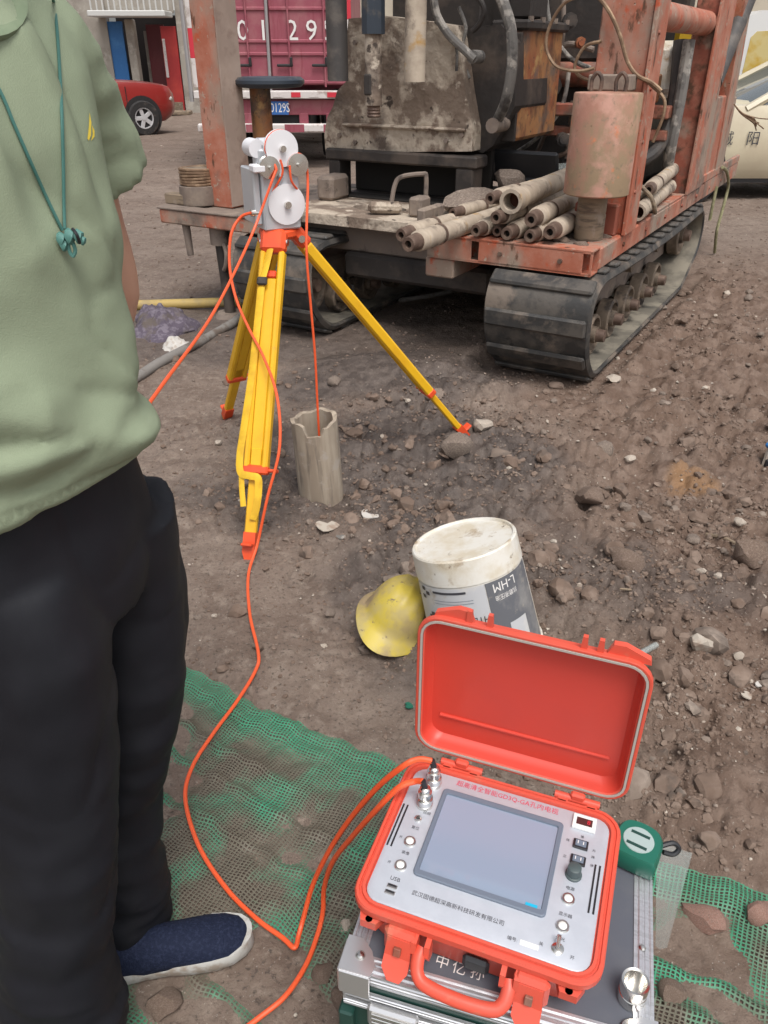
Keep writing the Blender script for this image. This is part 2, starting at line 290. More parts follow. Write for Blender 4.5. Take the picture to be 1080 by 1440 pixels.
def net_mat():
    m = bpy.data.materials.new('green_dust_net'); m.use_nodes = True
    n = m.node_tree.nodes; l = m.node_tree.links; b = n['Principled BSDF']; out = n['Material Output']
    uv = n.new('ShaderNodeTexCoord'); nz = n.new('ShaderNodeTexNoise'); nz.inputs['Scale'].default_value = 9; nz.inputs['Detail'].default_value = 3
    l.new(uv.outputs['UV'], nz.inputs['Vector'])
    wob = n.new('ShaderNodeVectorMath'); wob.operation = 'MULTIPLY_ADD'; l.new(nz.outputs['Color'], wob.inputs[0]); wob.inputs[1].default_value = (.012, .012, 0); l.new(uv.outputs['UV'], wob.inputs[2])
    sp = n.new('ShaderNodeSeparateXYZ'); l.new(wob.outputs[0], sp.inputs[0])
    nw = n.new('ShaderNodeTexNoise'); nw.inputs['Scale'].default_value = 60; l.new(uv.outputs['UV'], nw.inputs['Vector'])
    def thread(o, pitch, wid):
        a = n.new('ShaderNodeMath'); a.operation = 'DIVIDE'; l.new(o, a.inputs[0]); a.inputs[1].default_value = pitch
        f = n.new('ShaderNodeMath'); f.operation = 'FRACT'; l.new(a.outputs[0], f.inputs[0])
        s_ = n.new('ShaderNodeMath'); s_.operation = 'MULTIPLY_ADD'; l.new(nw.outputs[0], s_.inputs[0]); s_.inputs[1].default_value = .30; s_.inputs[2].default_value = wid-.15
        t = n.new('ShaderNodeMath'); t.operation = 'LESS_THAN'; l.new(f.outputs[0], t.inputs[0]); l.new(s_.outputs[0], t.inputs[1]); return t.outputs[0]
    mx = n.new('ShaderNodeMath'); mx.operation = 'MAXIMUM'
    l.new(thread(sp.outputs[0], .0082, .36), mx.inputs[0]); l.new(thread(sp.outputs[1], .0066, .38), mx.inputs[1])
    dn = n.new('ShaderNodeTexNoise'); dn.inputs['Scale'].default_value = 7; dn.inputs['Detail'].default_value = 8; l.new(uv.outputs['UV'], dn.inputs['Vector'])
    dr = n.new('ShaderNodeMapRange'); dr.inputs[1].default_value = .33; dr.inputs[2].default_value = .52; l.new(dn.outputs[0], dr.inputs[0])
    hem = n.new('ShaderNodeAttribute'); hem.attribute_name = 'hem'
    dm = n.new('ShaderNodeMath'); dm.operation = 'MULTIPLY'; l.new(dr.outputs[0], dm.inputs[0])
    ih = n.new('ShaderNodeMath'); ih.operation = 'MULTIPLY_ADD'; l.new(hem.outputs['Fac'], ih.inputs[0]); ih.inputs[1].default_value = -.75; ih.inputs[2].default_value = 1.0
    l.new(ih.outputs[0], dm.inputs[1])
    cm = n.new('ShaderNodeMix'); cm.data_type = 'RGBA'; l.new(dm.outputs[0], cm.inputs['Factor'])
    cm.inputs['A'].default_value = _lin((0.045, 0.265, 0.15)); cm.inputs['B'].default_value = _lin((0.135, 0.122, 0.092))
    l.new(cm.outputs['Result'], b.inputs['Base Color']); b.inputs['Roughness'].default_value = .55; b.inputs['Specular IOR Level'].default_value = .3
    tr = n.new('ShaderNodeBsdfTransparent'); ms = n.new('ShaderNodeMixShader')
    l.new(mx.outputs[0], ms.inputs[0]); l.new(tr.outputs[0], ms.inputs[1]); l.new(b.outputs[0], ms.inputs[2]); l.new(ms.outputs[0], out.inputs[0])
    return m
def bag_mat():
    m = mat('clear_polythene', (0.50, 0.545, 0.53), 0.25, 0, bump=[(25, .3, .004)])
    n = m.node_tree.nodes; l = m.node_tree.links; b = n['Principled BSDF']; out = n['Material Output']
    tr = n.new('ShaderNodeBsdfTransparent'); ms = n.new('ShaderNodeMixShader'); ms.inputs[0].default_value = .30
    l.new(tr.outputs[0], ms.inputs[1]); l.new(b.outputs[0], ms.inputs[2]); l.new(ms.outputs[0], out.inputs[0]); return m
M['bag'] = bag_mat()

# ------------------------------------------------------------------ mesh helpers
def V(*a): return np.array(a, float)
def frame(p0, p1, up=(0, 0, 1)):
    """3x3 with z along p0->p1"""
    z = np.asarray(p1, float)-np.asarray(p0, float); z = z/np.linalg.norm(z); up = np.asarray(up, float)
    if abs(z@up) > .95*np.linalg.norm(up): up = V(1, 0, 0) if abs(z[0]) < .9 else V(0, 1, 0)
    x = np.cross(up, z); x /= np.linalg.norm(x); y = np.cross(z, x); return np.stack([x, y, z], 1)
def rotz(a): c, s = math.cos(a), math.sin(a); return np.array([[c, -s, 0], [s, c, 0], [0, 0, 1]])
def rotx(a): c, s = math.cos(a), math.sin(a); return np.array([[1, 0, 0], [0, c, -s], [0, s, c]])
def roty(a): c, s = math.cos(a), math.sin(a); return np.array([[c, 0, s], [0, 1, 0], [-s, 0, c]])
def spline(pts, k=8, closed=False):
    P = np.asarray(pts, float); n = len(P); out = []
    for i in range(n if closed else n-1):
        p = [P[(i+j) % n] if closed else P[min(max(i+j, 0), n-1)] for j in (-1, 0, 1, 2)]
        for q in range(k):
            t = q/k
            out.append(.5*((2*p[1])+(-p[0]+p[2])*t+(2*p[0]-5*p[1]+4*p[2]-p[3])*t*t+(-p[0]+3*p[1]-3*p[2]+p[3])*t**3))
    if not closed: out.append(P[-1])
    return np.array(out)
def rrect(w, d, r, n=5):
    out = []
    for cx, cy, a0 in ((w/2-r, d/2-r, 0), (-w/2+r, d/2-r, 90), (-w/2+r, -d/2+r, 180), (w/2-r, -d/2+r, 270)):
        for i in range(n+1):
            a = R(a0+90*i/n); out.append((cx+r*math.cos(a), cy+r*math.sin(a)))
    return out
class MB:
    def __init__(s): s.v = []; s.f = []; s.m = []; s.mi = 0
    def add(s, vs, fs, rot=None, off=None):
        b = len(s.v)
        for p in vs:
            p = np.asarray(p, float)
            if rot is not None: p = rot@p
            if off is not None: p = p+np.asarray(off, float)
            s.v.append(tuple(p))
        for f in fs: s.f.append([b+i for i in f]); s.m.append(s.mi)
        return s
    def box(s, c, size, ch=0.0, rot=None):
        x, y, z = [q/2 for q in size]; ch = min(ch, .45*min(size))
        if ch <= 0:
            vs = [(i*x, j*y, k*z) for k in (-1, 1) for j in (-1, 1) for i in (-1, 1)]
            fs = [(0, 2, 3, 1), (4, 5, 7, 6), (0, 1, 5, 4), (2, 6, 7, 3), (0, 4, 6, 2), (1, 3, 7, 5)]
            return s.add(vs, fs, rot, c)
        vs = []; ix = {}
        for i in (-1, 1):
            for j in (-1, 1):
                for k in (-1, 1):
                    for ax, p in enumerate(((i*x, j*(y-ch), k*(z-ch)), (i*(x-ch), j*y, k*(z-ch)), (i*(x-ch), j*(y-ch), k*z))):
                        ix[i, j, k, ax] = len(vs); vs.append(p)
        fs = []
        def quad(a):
            pts = np.array([vs[q] for q in a]); nn = np.cross(pts[1]-pts[0], pts[2]-pts[1])
            fs.append(tuple(a) if nn@pts.mean(0) > 0 else tuple(a[::-1]))
        for sg in (-1, 1):
            quad([ix[sg, -1, -1, 0], ix[sg, 1, -1, 0], ix[sg, 1, 1, 0], ix[sg, -1, 1, 0]])
            quad([ix[-1, sg, -1, 1], ix[1, sg, -1, 1], ix[1, sg, 1, 1], ix[-1, sg, 1, 1]])
            quad([ix[-1, -1, sg, 2], ix[1, -1, sg, 2], ix[1, 1, sg, 2], ix[-1, 1, sg, 2]])
        for a in (-1, 1):
            for b in (-1, 1):
                quad([ix[a, b, -1, 0], ix[a, b, 1, 0], ix[a, b, 1, 1], ix[a, b, -1, 1]])
                quad([ix[a, -1, b, 0], ix[a, 1, b, 0], ix[a, 1, b, 2], ix[a, -1, b, 2]])
                quad([ix[-1, a, b, 1], ix[1, a, b, 1], ix[1, a, b, 2], ix[-1, a, b, 2]])
                for k in (-1, 1): quad([ix[a, b, k, 0], ix[a, b, k, 1], ix[a, b, k, 2]])
        return s.add(vs, fs, rot, c)
    def loft(s, rings, cap0=True, cap1=True, closed=True, rot=None, off=None):
        n = len(rings[0]); vs = [p for r in rings for p in r]; fs = []
        for i in range(len(rings)-1):
            for j in range(n if closed else n-1):
                a, b = i*n+j, i*n+(j+1) % n; fs.append((a, b, b+n, a+n))
        if cap0: fs.append(tuple(range(n))[::-1])
        if cap1: fs.append(tuple(range((len(rings)-1)*n, len(rings)*n)))
        return s.add(vs, fs, rot, off)
    def lathe(s, prof, n=24, rot=None, off=None, cap0=True, cap1=True):
        rings = [[(r*math.cos(2*PI*j/n), r*math.sin(2*PI*j/n), z) for j in range(n)] for r, z in prof]
        return s.loft(rings, cap0, cap1, True, rot, off)
    def cyl(s, p0, p1, r0, r1=None, n=16):
        r1 = r0 if r1 is None else r1; L = np.linalg.norm(np.asarray(p1, float)-np.asarray(p0, float))
        return s.lathe([(r0, 0), (r1, L)], n, frame(p0, p1), p0)
    def pipe(s, p0, p1, ro, ri, n=20):
        L = np.linalg.norm(np.asarray(p1, float)-np.asarray(p0, float))
        pr = [(ri, 0), (ro, 0), (ro, L), (ri, L), (ri, 0)]
        return s.lathe(pr, n, frame(p0, p1), p0, False, False)
    def tube(s, pts, r, n=8, sq=None):
        P = np.asarray(pts, float); k = len(P); T = np.gradient(P, axis=0); T /= np.linalg.norm(T, axis=1)[:, None]+1e-12
        fr = frame((0, 0, 0), T[0]); x = fr[:, 0]; rings = []
        for i in range(k):
            x = x-(x@T[i])*T[i]; x /= np.linalg.norm(x)+1e-12; y = np.cross(T[i], x); ri = r[i] if hasattr(r, '__len__') else r
            ry = ri if sq is None else sq
            rings.append([P[i]+ri*math.cos(2*PI*j/n)*x+ry*math.sin(2*PI*j/n)*y for j in range(n)])
        return s.loft(rings)
    def prism(s, poly, h, rot=None, off=None):
        n = len(poly); vs = [(p[0], p[1], 0) for p in poly]+[(p[0], p[1], h) for p in poly]
        a = sum(poly[i][0]*poly[(i+1) % n][1]-poly[(i+1) % n][0]*poly[i][1] for i in range(n))
        fs = [tuple(range(n))[::-1], tuple(range(n, 2*n))]+[(i, (i+1) % n, n+(i+1) % n, n+i) for i in range(n)]
        if a < 0: fs = [f[::-1] for f in fs]
        return s.add(vs, fs, rot, off)
    def mesh(s, name, mats, smooth=True, ang=35):
        me = bpy.data.meshes.new(name); me.from_pydata(s.v, [], s.f)
        for m in (mats if isinstance(mats, (list, tuple)) else [mats]): me.materials.append(m)
        if any(s.m): me.polygons.foreach_set('material_index', s.m)
        if smooth:
            me.polygons.foreach_set('use_smooth', [True]*len(me.polygons)); me.set_sharp_from_angle(angle=R(ang))
        me.update(); return me
    def build(s, name, mats, parent=None, smooth=True, ang=35, rebase=False, label=None, subdiv=0):
        off = None
        if rebase:
            a = np.array(s.v); off = V(*( (a.min(0)+a.max(0))/2 )); off[2] = a[:, 2].min(); s.v = [tuple(p-off) for p in a]
        o = link(name, s.mesh(name, mats, smooth, ang), parent)
        if off is not None: o.location = off
        if label: o['label'] = label
        if subdiv: md = o.modifiers.new('sub', 'SUBSURF'); md.levels = md.render_levels = subdiv
        return o
def link(name, data, parent=None):
    o = bpy.data.objects.new(name, data); COL.objects.link(o)
    if parent is not None: o.parent = parent
    return o
def tag(o, label=None, cat=None, group=None, kind=None):
    if label: o['label'] = label
    if cat: o['category'] = cat
    if group: o['group'] = group
    if kind: o['kind'] = kind
    return o
def thing(name, loc, label, cat, rz=0.0, group=None):
    o = link(name, None); o.location = loc; o.rotation_euler = (0, 0, rz); return tag(o, label, cat, group)
def setM(o, rot, loc):
    m = Matrix([list(rot[0])+[loc[0]], list(rot[1])+[loc[1]], list(rot[2])+[loc[2]], [0, 0, 0, 1]]); o.matrix_basis = m; return o
def copy_tree(o, parent=None):
    c = o.copy(); COL.objects.link(c); c.parent = parent
    for ch in list(o.children): copy_tree(ch, c)
    return c
def text_pts(body, size, spacing=1.0, extrude=0.0):
    cu = bpy.data.curves.new('lettering', 'FONT'); cu.body = body; cu.size = size; cu.align_x = 'CENTER'; cu.align_y = 'CENTER'
    cu.resolution_u = 2; cu.space_character = spacing; cu.extrude = extrude
    o = bpy.data.objects.new('lettering', cu); COL.objects.link(o)
    dg = bpy.context.evaluated_depsgraph_get(); me = bpy.data.meshes.new_from_object(o.evaluated_get(dg))
    bpy.data.objects.remove(o); return me
def lettering(body, size, mt, parent, rot, loc, spacing=1.0, width=None, warp=None, name='lettering', sx=1.0, bold=0.0):
    me = text_pts(body, size, spacing, 0.0)
    co = np.zeros(len(me.vertices)*3); me.vertices.foreach_get('co', co); co = co.reshape(-1, 3)
    if width:
        co[:, 0] *= width/(co[:, 0].max()-co[:, 0].min())
    co[:, 0] *= sx
    if warp: co = warp(co)
    else: co = (np.asarray(rot)@co.T).T + np.asarray(loc)
    me.vertices.foreach_set('co', co.ravel()); me.materials.clear(); me.materials.append(mt); me.update()
    return link(name, me, parent)
I3 = np.eye(3)
UPX = rotx(PI/2)                      # text standing up, facing -y

# ------------------------------------------------------------------ the ground
def make_ground():
    nx, ny = 640, 800
    t = np.linspace(-.82, .82, nx); rho = .55*np.exp(np.linspace(0, math.log(50/.55), ny))
    X = (rho[:, None]*t[None, :]).ravel(); Y = (np.repeat(rho, nx)-.4)
    Zg = gz(X, Y)*(1-sstep(28, 40, Y))
    me = bpy.data.meshes.new('ground'); me.vertices.add(nx*ny)
    me.vertices.foreach_set('co', np.stack([X, Y, Zg], 1).ravel())
    i = np.arange(ny-1)[:, None]*nx+np.arange(nx-1)[None, :]; i = i.ravel()
    q = np.stack([i, i+1, i+nx+1, i+nx], 1)
    me.loops.add(q.size); me.polygons.add(len(q)); me.loops.foreach_set('vertex_index', q.ravel())
    me.polygons.foreach_set('loop_start', np.arange(len(q))*4); me.polygons.foreach_set('loop_total', np.full(len(q), 4))
    me.polygons.foreach_set('use_smooth', np.ones(len(q), bool)); me.update(); me.validate()
    def at(nm, v): me.attributes.new(nm, 'FLOAT', 'POINT').data.foreach_set('value', np.clip(v, 0, 1).astype(np.float32))
    n1 = perlin(X*3, Y*3); n2 = perlin(X*9+4, Y*9)
    wet = sstep(.25, .75, np.exp(-(((X-.05)/.8)**2+((Y-2.75)/.75)**2))+.3*n1+.12*n2)
    wet = np.maximum(wet, .85*sstep(.3, .8, np.exp(-(((X-.02)/.22)**2+((Y-1.95)/.32)**2))+.3*n1+.2*n2))
    wet = np.maximum(wet, .8*sstep(.35, .8, np.exp(-(((X-.15)/.3)**2+((Y-1.55)/.2)**2))+.3*n1))
    wet = np.maximum(wet, .7*sstep(.4, .9, np.exp(-(((X-.6)/.65)**2+((Y-1.95)/.4)**2))+.4*n1+.2*n2))
    wet = np.maximum(wet, .75*sstep(.3, .7, np.exp(-(((X+.7)/1.3)**2+((Y-4.6)/.9)**2))+.3*n1))
    wet = np.maximum(wet, .95*sstep(.3, .7, np.exp(-(((X-.05)/.75)**2+((Y-3.75)/.5)**2))+.25*n1+.1*n2))
    at('wet', wet)
    at('earth', sstep(.05, .6, X-.15+.3*n1-.05*Y)*sstep(.5, 1.2, Y+.3*X)*(1-sstep(5, 8, Y)))
    at('ochre', .8*sstep(.45, .95, np.exp(-(((X-1.18)/.13)**2+((Y-2.62)/.16)**2))+.4*n2))
    me.materials.append(ground_mat())
    tag(link('ground', me), kind='structure', label='churned grey brown mud of the drilling yard')
make_ground()
b = MB(); b.add([(-220, -60, -.06), (220, -60, -.06), (220, 220, -.06), (-220, 220, -.06)], [(0, 1, 2, 3)])
tag(b.build('yard_ground', bpy.data.materials['churned_mud']), kind='structure')

# rocks: a few shared shapes
def rock_mesh(seed, mt, sub=2):
    import bmesh
    bm = bmesh.new(); bmesh.ops.create_icosphere(bm, subdivisions=sub, radius=1)
    r = np.random.default_rng(seed); k = r.normal(size=(7, 3)); k /= np.linalg.norm(k, axis=1)[:, None]; d = r.uniform(.45, .85, 7); ph = r.uniform(0, 9, 3)
    for v in bm.verts:
        p = np.array(v.co)
        for a, b_ in zip(k, d):
            e = p@a-b_
            if e > 0: p = p-a*e*.85
        p = p*(1+.10*math.sin(5*p[0]+ph[0])*math.sin(4*p[1]+ph[1])+.07*math.sin(9*p[2]+7*p[0]+ph[2]))
        v.co = p
    me = bpy.data.meshes.new('stone'); bm.to_mesh(me); bm.free(); me.materials.append(mt)
    me.polygons.foreach_set('use_smooth', [True]*len(me.polygons)); me.set_sharp_from_angle(angle=R(32)); return me
ROCKS = [rock_mesh(i, M['stone']) for i in range(5)]; CLODS = [rock_mesh(20+i, M['clod']) for i in range(5)]
PALE = [rock_mesh(40+i, M['stone_pale']) for i in range(3)]; REDR = rock_mesh(50, M['brick_red'])
def rock(me, px, py, wpx, label, name='stone', flat=.6, asp=.8, rz=None, group=None, sink=.25, cat=None):
    p = gp(px, py); zz = p[1]*_c+(CAM_H-p[2])*_s; r = wpx/2*zz/FPX
    o = link(name, me); o.scale = (r*1.15, r*asp*1.15, r*flat*1.15); o.rotation_euler = (random.uniform(-.2, .2), random.uniform(-.2, .2), rz if rz is not None else random.uniform(0, 6.28))
    o.location = (p[0], p[1], p[2]+r*flat*(1-2*sink)); return tag(o, label, cat or name, group)
rock(ROCKS[0], 641, 634, 46, 'squat brown stone directly under the orange foot of the tripod', flat=.75, sink=.2)
rock(PALE[0], 676, 603, 32, 'pale tan stone just right of the orange tripod foot', flat=.6, rz=.2)
rock(ROCKS[1], 851, 638, 28, 'largest grey stone amid the rubble right of the tripod', flat=.8)
rock(PALE[1], 886, 648, 18, 'small pale stone right of the largest grey rubble stone')
rock(CLODS[0], 880, 795, 54, 'big rounded earth clod right of the white pail', 'earth_clod', flat=.6)
rock(CLODS[1], 1056, 788, 60, 'dark earth clod at the right edge beside the twig', 'earth_clod', flat=.7)
rock(CLODS[2], 830, 705, 44, 'lumpy clod of earth uphill of the white pail', 'earth_clod', flat=.6)
rock(PALE[2], 987, 806, 17, 'white pebble just below the twig', 'pebble')
rock(PALE[0], 1009, 812, 13, 'thin white pebble right of the white pebble below the twig', 'pebble')
rock(REDR, 992, 1293, 62, 'flat reddish rock beyond the green net right of the metal case', flat=.35, asp=.75, rz=2.6)
rock(PALE[1], 862, 534, 24, 'whitish flat stone beside the front of the crawler track', flat=.35)
rock(ROCKS[2], 612, 560, 30, 'grey stone in the wet mud left of the crawler track')
rock(ROCKS[3], 470, 540, 22, 'small grey stone behind the casing pipe')
rock(CLODS[3], 232, 1418, 50, 'crumbled mud clod on the net below the navy shoe', 'earth_clod', flat=.55)
rock(CLODS[4], 478, 1408, 38, 'mud clod at the left corner of the metal case', 'earth_clod', flat=.7)
rock(CLODS[0], 455, 1372, 34, 'mud clod lying on the net beside the cable', 'earth_clod', flat=.5)
rock(PALE[2], 486, 1306, 22, 'crumbly whitish lump on the net left of the orange case', flat=.5)
rock(REDR, 1066, 1290, 50, 'broken red brick lump at the right edge above the net', 'brick_lump', flat=.7, cat='brick')
rock(ROCKS[4], 975, 762, 24, 'bluish grey stone at the end of the twig', flat=.6)
rock(CLODS[2], 945, 1398, 46, 'brown clod on the green net right of the metal case', 'earth_clod', flat=.5)
k = 0; tries = 0
while k < 150 and tries < 4000:       # loose stones on the churned ground, each its own object
    tries += 1
    px, py = random.uniform(230, 1078), 400+650*random.random()**1.3
    p = PZ(px, py)
    if random.random() > .12+.88*float(churn(p[0:1], p[1:2])[0]) or (560 < px < 930 and py > 730) or (480 < px < 600 and py > 780): continue
    if p[1] > 3.55-.55*(p[0]-.1) and -1.9 < p[0] < .75: continue
    pale = random.random() < .13; clod = random.random() < .6
    rock(random.choice(PALE if pale else (CLODS if clod else ROCKS)), px, py, random.choice((5, 6, 7, 8, 9, 11, 13, 17)),
         'small loose pale stone lying on the churned mud' if pale else ('small crumb of earth lying on the churned mud' if clod else 'small loose grey brown stone lying on the churned mud'),
         'pebble' if pale else ('earth_crumb' if clod else 'stone_chip'), flat=random.uniform(.5, .8), group='loose stones and crumbs on the mud', cat='stone')
    k += 1
def gravel():
    base = ROCKS[0]; import bmesh
    bm = bmesh.new(); bmesh.ops.create_icosphere(bm, subdivisions=1, radius=1); bv = np.array([v.co[:] for v in bm.verts]); bf = np.array([[v.index for v in f.verts] for f in bm.faces]); bm.free()
    n = 15000; ang = rng.uniform(-.62, .62, n*3); rho = .9*np.exp(rng.uniform(0, math.log(26/.9), n*3)); x = rho*np.tan(ang)*.8; y = rho-.3
    keep = rng.random(n*3) < .10+.55*churn(x, y)+.22*sstep(3.5, 5, y)*(1-.6*sstep(12, 24, y))*(.4+.6*(perlin(x*.9, y*.9) > 0))
    _, t = net_st(x, y); keep &= (t < .0) | (rng.random(n*3) < .2)
    x, y = x[keep][:n], y[keep][:n]; m = len(x)
    r = (.0016+.0034*rng.random(m)**2.2)*(1+.5*np.clip(y-1, 0, 8)*.5)
    lump = rng.random(m) < .035; r = np.where(lump, r*1.8, r)
    z = gz(x, y)
    V_ = bv[None]*(1+.35*rng.normal(size=(m, len(bv), 1)).clip(-1, 1)*.8)*r[:, None, None]*np.stack([rng.uniform(.7, 1.4, m), rng.uniform(.7, 1.4, m), rng.uniform(.5, .9, m)], 1)[:, None]
    V_[:, :, 0] += x[:, None]; V_[:, :, 1] += y[:, None]; V_[:, :, 2] += (z+r*.15)[:, None]
    F = (bf[None]+np.arange(m)[:, None, None]*len(bv)).reshape(-1, 3)
    me = bpy.data.meshes.new('gravel'); me.from_pydata(V_.reshape(-1, 3), [], F.tolist())
    for a in ('clod', 'stone', 'stone_pale'): me.materials.append(M[a])
    mi = np.repeat(rng.choice([0, 0, 0, 1, 1, 2], m, p=[.23, .23, .22, .14, .14, .04]), len(bf)); me.polygons.foreach_set('material_index', mi.astype(np.int32)); me.update()
    tag(link('gravel', me), kind='stuff', label='grit and crumbs of earth scattered over the mud')
gravel()
def rubble():
    src = []
    for me in CLODS+ROCKS[:3]+[rock_mesh(70+i, M['clod'], 1) for i in range(6)]:
        v = np.array([q.co[:] for q in me.vertices]); f = np.array([p.vertices[:] for p in me.polygons]); src.append((v, f))
    VV, FF, MI, base = [], [], [], 0; n = 0
    N = 90000; A = rng.uniform(-.62, .62, N); RH = .9*np.exp(rng.uniform(0, math.log(7.5/.9), N)); X = RH*np.tan(A)*.85; Y = RH-.25
    CH = churn(X, Y); _, TT = net_st(X, Y); PT = perlin(X*2.3+5, Y*2.3); U1, U2 = rng.random(N), rng.random(N)
    ok = (U1 <= .03+.9*CH*sstep(-.35, .45, PT)) & ~((TT > -.03) & (U2 > .05)) & ~((-.34 < X) & (X < -.14) & (2.42 < Y) & (Y < 2.66)) & ~((Y > 3.6-.55*(X-.1)) & (-1.9 < X) & (X < .75))
    X, Y, CH = X[ok][:9500], Y[ok][:9500], CH[ok][:9500]; ZZ = gz(X, Y)
    for x, y, c, z_ in zip(X, Y, CH, ZZ):
        r = min(.0042/(rng.random()**.5+.055), .040)*(.8 if c < .3 else 1)
        v, f = src[int(rng.integers(0, 8)) if r > .019 else 8+int(rng.integers(0, 6))]
        q = rng.normal(size=4); q /= np.linalg.norm(q); w_, i_, j_, k_ = q
        Rm = np.array([[1-2*(j_*j_+k_*k_), 2*(i_*j_-k_*w_), 2*(i_*k_+j_*w_)], [2*(i_*j_+k_*w_), 1-2*(i_*i_+k_*k_), 2*(j_*k_-i_*w_)], [2*(i_*k_-j_*w_), 2*(j_*k_+i_*w_), 1-2*(i_*i_+j_*j_)]])
        VV.append((v*rng.uniform(.65, 1.25, 3))@Rm.T*np.array([r, r, r*.8])+np.array([x, y, z_+r*.12])); FF.append(f+base); MI += [0 if rng.random() < .88 else (1 if rng.random() < .86 else 2)]*len(f); base += len(v)
    F = np.concatenate(FF); me = bpy.data.meshes.new('rubble'); me.from_pydata(np.concatenate(VV), [], F.tolist())
    for a in ('clod', 'stone', 'stone_pale'): me.materials.append(M[a])
    me.polygons.foreach_set('material_index', np.array(MI, np.int32)); me.polygons.foreach_set('use_smooth', np.ones(len(F), bool)); me.set_sharp_from_angle(angle=R(24)); me.update()
    tag(link('rubble', me), kind='stuff', label='crumbled clods of earth turned up over the drilled ground')
rubble()

# the green net under the case
def net():
    ns, ntt = 300, 150
    s = np.linspace(-.75, 1.25, ns); t = np.linspace(0, 1.15, ntt)
    S, T = np.meshgrid(s, t); S = S.ravel(); T = T.ravel()
    edge = .03*np.sin(S*2.6+.5)+.010*perlin(S*5, S*0)+.012*perlin(S*17, S*0)
    X = NET_O[0]+_ns[0]*S+_nt[0]*(T+edge); Y = NET_O[1]+_ns[1]*S+_nt[1]*(T+edge)
    w_ = .016*perlin(S*1.3, T*2)+.002*perlin(S*6, T*4)
    fold = np.exp(-((T-.035)/.05)**2)
    z = gz(X, Y)+.006
    z += .0065*fold*(.8+.5*np.sin((T+w_)*150+2*perlin(S*1.2, S*0))+.4*np.sin((T+w_)*83+S*4))
    for t0, am, wd in ((.16, .011, .010), (.235, .009, .008), (.33, .008, .009), (.44, .010, .010), (.58, .008, .009), (.75, .009, .011)):
        z += am*np.exp(-((T+w_*1.6-t0-.05*S)/wd)**2)*sstep(-.2, .2, perlin(S*2+t0*30, S*0+t0)+.25)
    z += .004*(1-2*np.abs(perlin(S*5+T*2, T*7)))*(1-fold)
    z += .004*perlin(S*14, T*14)-.0110*sstep(-.12, .30, perlin(S*4.2+8, T*4.2)+.3*perlin(S*16, T*16))*(1-fold)
    me = bpy.data.meshes.new('dust_net'); me.vertices.add(len(S)); me.vertices.foreach_set('co', np.stack([X, Y, z], 1).ravel())
    i = (np.arange(ntt-1)[:, None]*ns+np.arange(ns-1)[None]).ravel(); q = np.stack([i, i+ns, i+ns+1, i+1], 1)
    me.loops.add(q.size); me.polygons.add(len(q)); me.loops.foreach_set('vertex_index', q.ravel())
    me.polygons.foreach_set('loop_start', np.arange(len(q))*4); me.polygons.foreach_set('loop_total', np.full(len(q), 4)); me.polygons.foreach_set('use_smooth', np.ones(len(q), bool))
    uv = me.uv_layers.new(name='UVMap'); uv.data.foreach_set('uv', np.stack([S[q.ravel()], T[q.ravel()]], 1).ravel())
    me.update(); me.validate()
    me.attributes.new('hem', 'FLOAT', 'POINT').data.foreach_set('value', np.clip(fold*1.3+.8*np.exp(-((T-.19)/.05)**2)*(S > .5), 0, 1).astype(np.float32))
    me.materials.append(net_mat())
    tag(link('dust_net', me), 'green woven dust net spread muddy over the ground under the cases', 'net')
net()

# ------------------------------------------------------------------ background: shop, walls, vehicles
def wall_piece(mb, x0, x1, y0, y1, z0, z1, ch=0): return mb.box(((x0+x1)/2, (y0+y1)/2, (z0+z1)/2), (abs(x1-x0), abs(y1-y0), abs(z1-z0)), ch)
SY = 25.0
def shop():
    t = thing('shop_building', (-7.4, SY, 0), 'low roadside shop with blue sheet, red doors and barred balcony', 'building')
    o = V(-7.4, SY, 0)
    def xx(px, py=100): return PY(px, py, SY)[0]+7.4
    zt = PY(200, 24, SY)[2]
    b = MB(); wall_piece(b, -6, xx(160), 0, .3, 0, 6); b.build('wall', M['wall_grey'], t)
    b = MB(); wall_piece(b, xx(252), 4.2, .3, .6, 0, 6); b.build('wall', M['wall_grey'], t)
    b = MB(); wall_piece(b, xx(150), xx(262), 1.6, 1.9, 0, zt+.1); b.build('back_wall', M['shop_dark'], t)
    b = MB(); wall_piece(b, xx(180, 60), xx(191, 60), -.1, .25, 0, zt-.05, .02); b.build('pillar', M['wall_grey'], t)
    b = MB(); wall_piece(b, xx(157), xx(180), .05, .12, .0, zt-.1); b.build('blue_sheet', M['blue'], t)
    b = MB(); wall_piece(b, xx(197), xx(203), .9, 1.0, 0, zt-.3); b.build('door_post', M['wall_grey'], t)
    b = MB(); wall_piece(b, xx(203), xx(228), .75, .85, 0, zt-.15); b.build('maroon_panel', M['door_maroon'], t)
    b = MB(); wall_piece(b, xx(228), xx(250), .35, .42, .05, zt-.2, .01); d = b.build('door', M['door_red'], t)
    b = MB(); wall_piece(b, xx(229.5), xx(233), .31, .35, .9, zt-.5); b.build('door_slot_window', M['truck_wh'], d)
    b = MB(); wall_piece(b, xx(150), xx(252), -.9, .0, zt-.02, zt+.12, .02); b.build('balcony_beam', M['rail_wh'], t)
    b = MB(); wall_piece(b, xx(150), xx(252), .1, .2, zt+.1, zt+2.6); b.build('balcony_wall', M['wall_grey'], t)
    b = MB(); wall_piece(b, xx(150), xx(252), -.9, -.82, zt+1.0, zt+1.1); b.build('balcony_rail', M['rail_wh'], t)
    m = MB().box((0, 0, .45), (.035, .035, .9)).mesh('baluster', M['rail_wh'])
    for k in range(15): link('baluster', m, t).location = (xx(156)+k*.155, -.86, zt+.12)
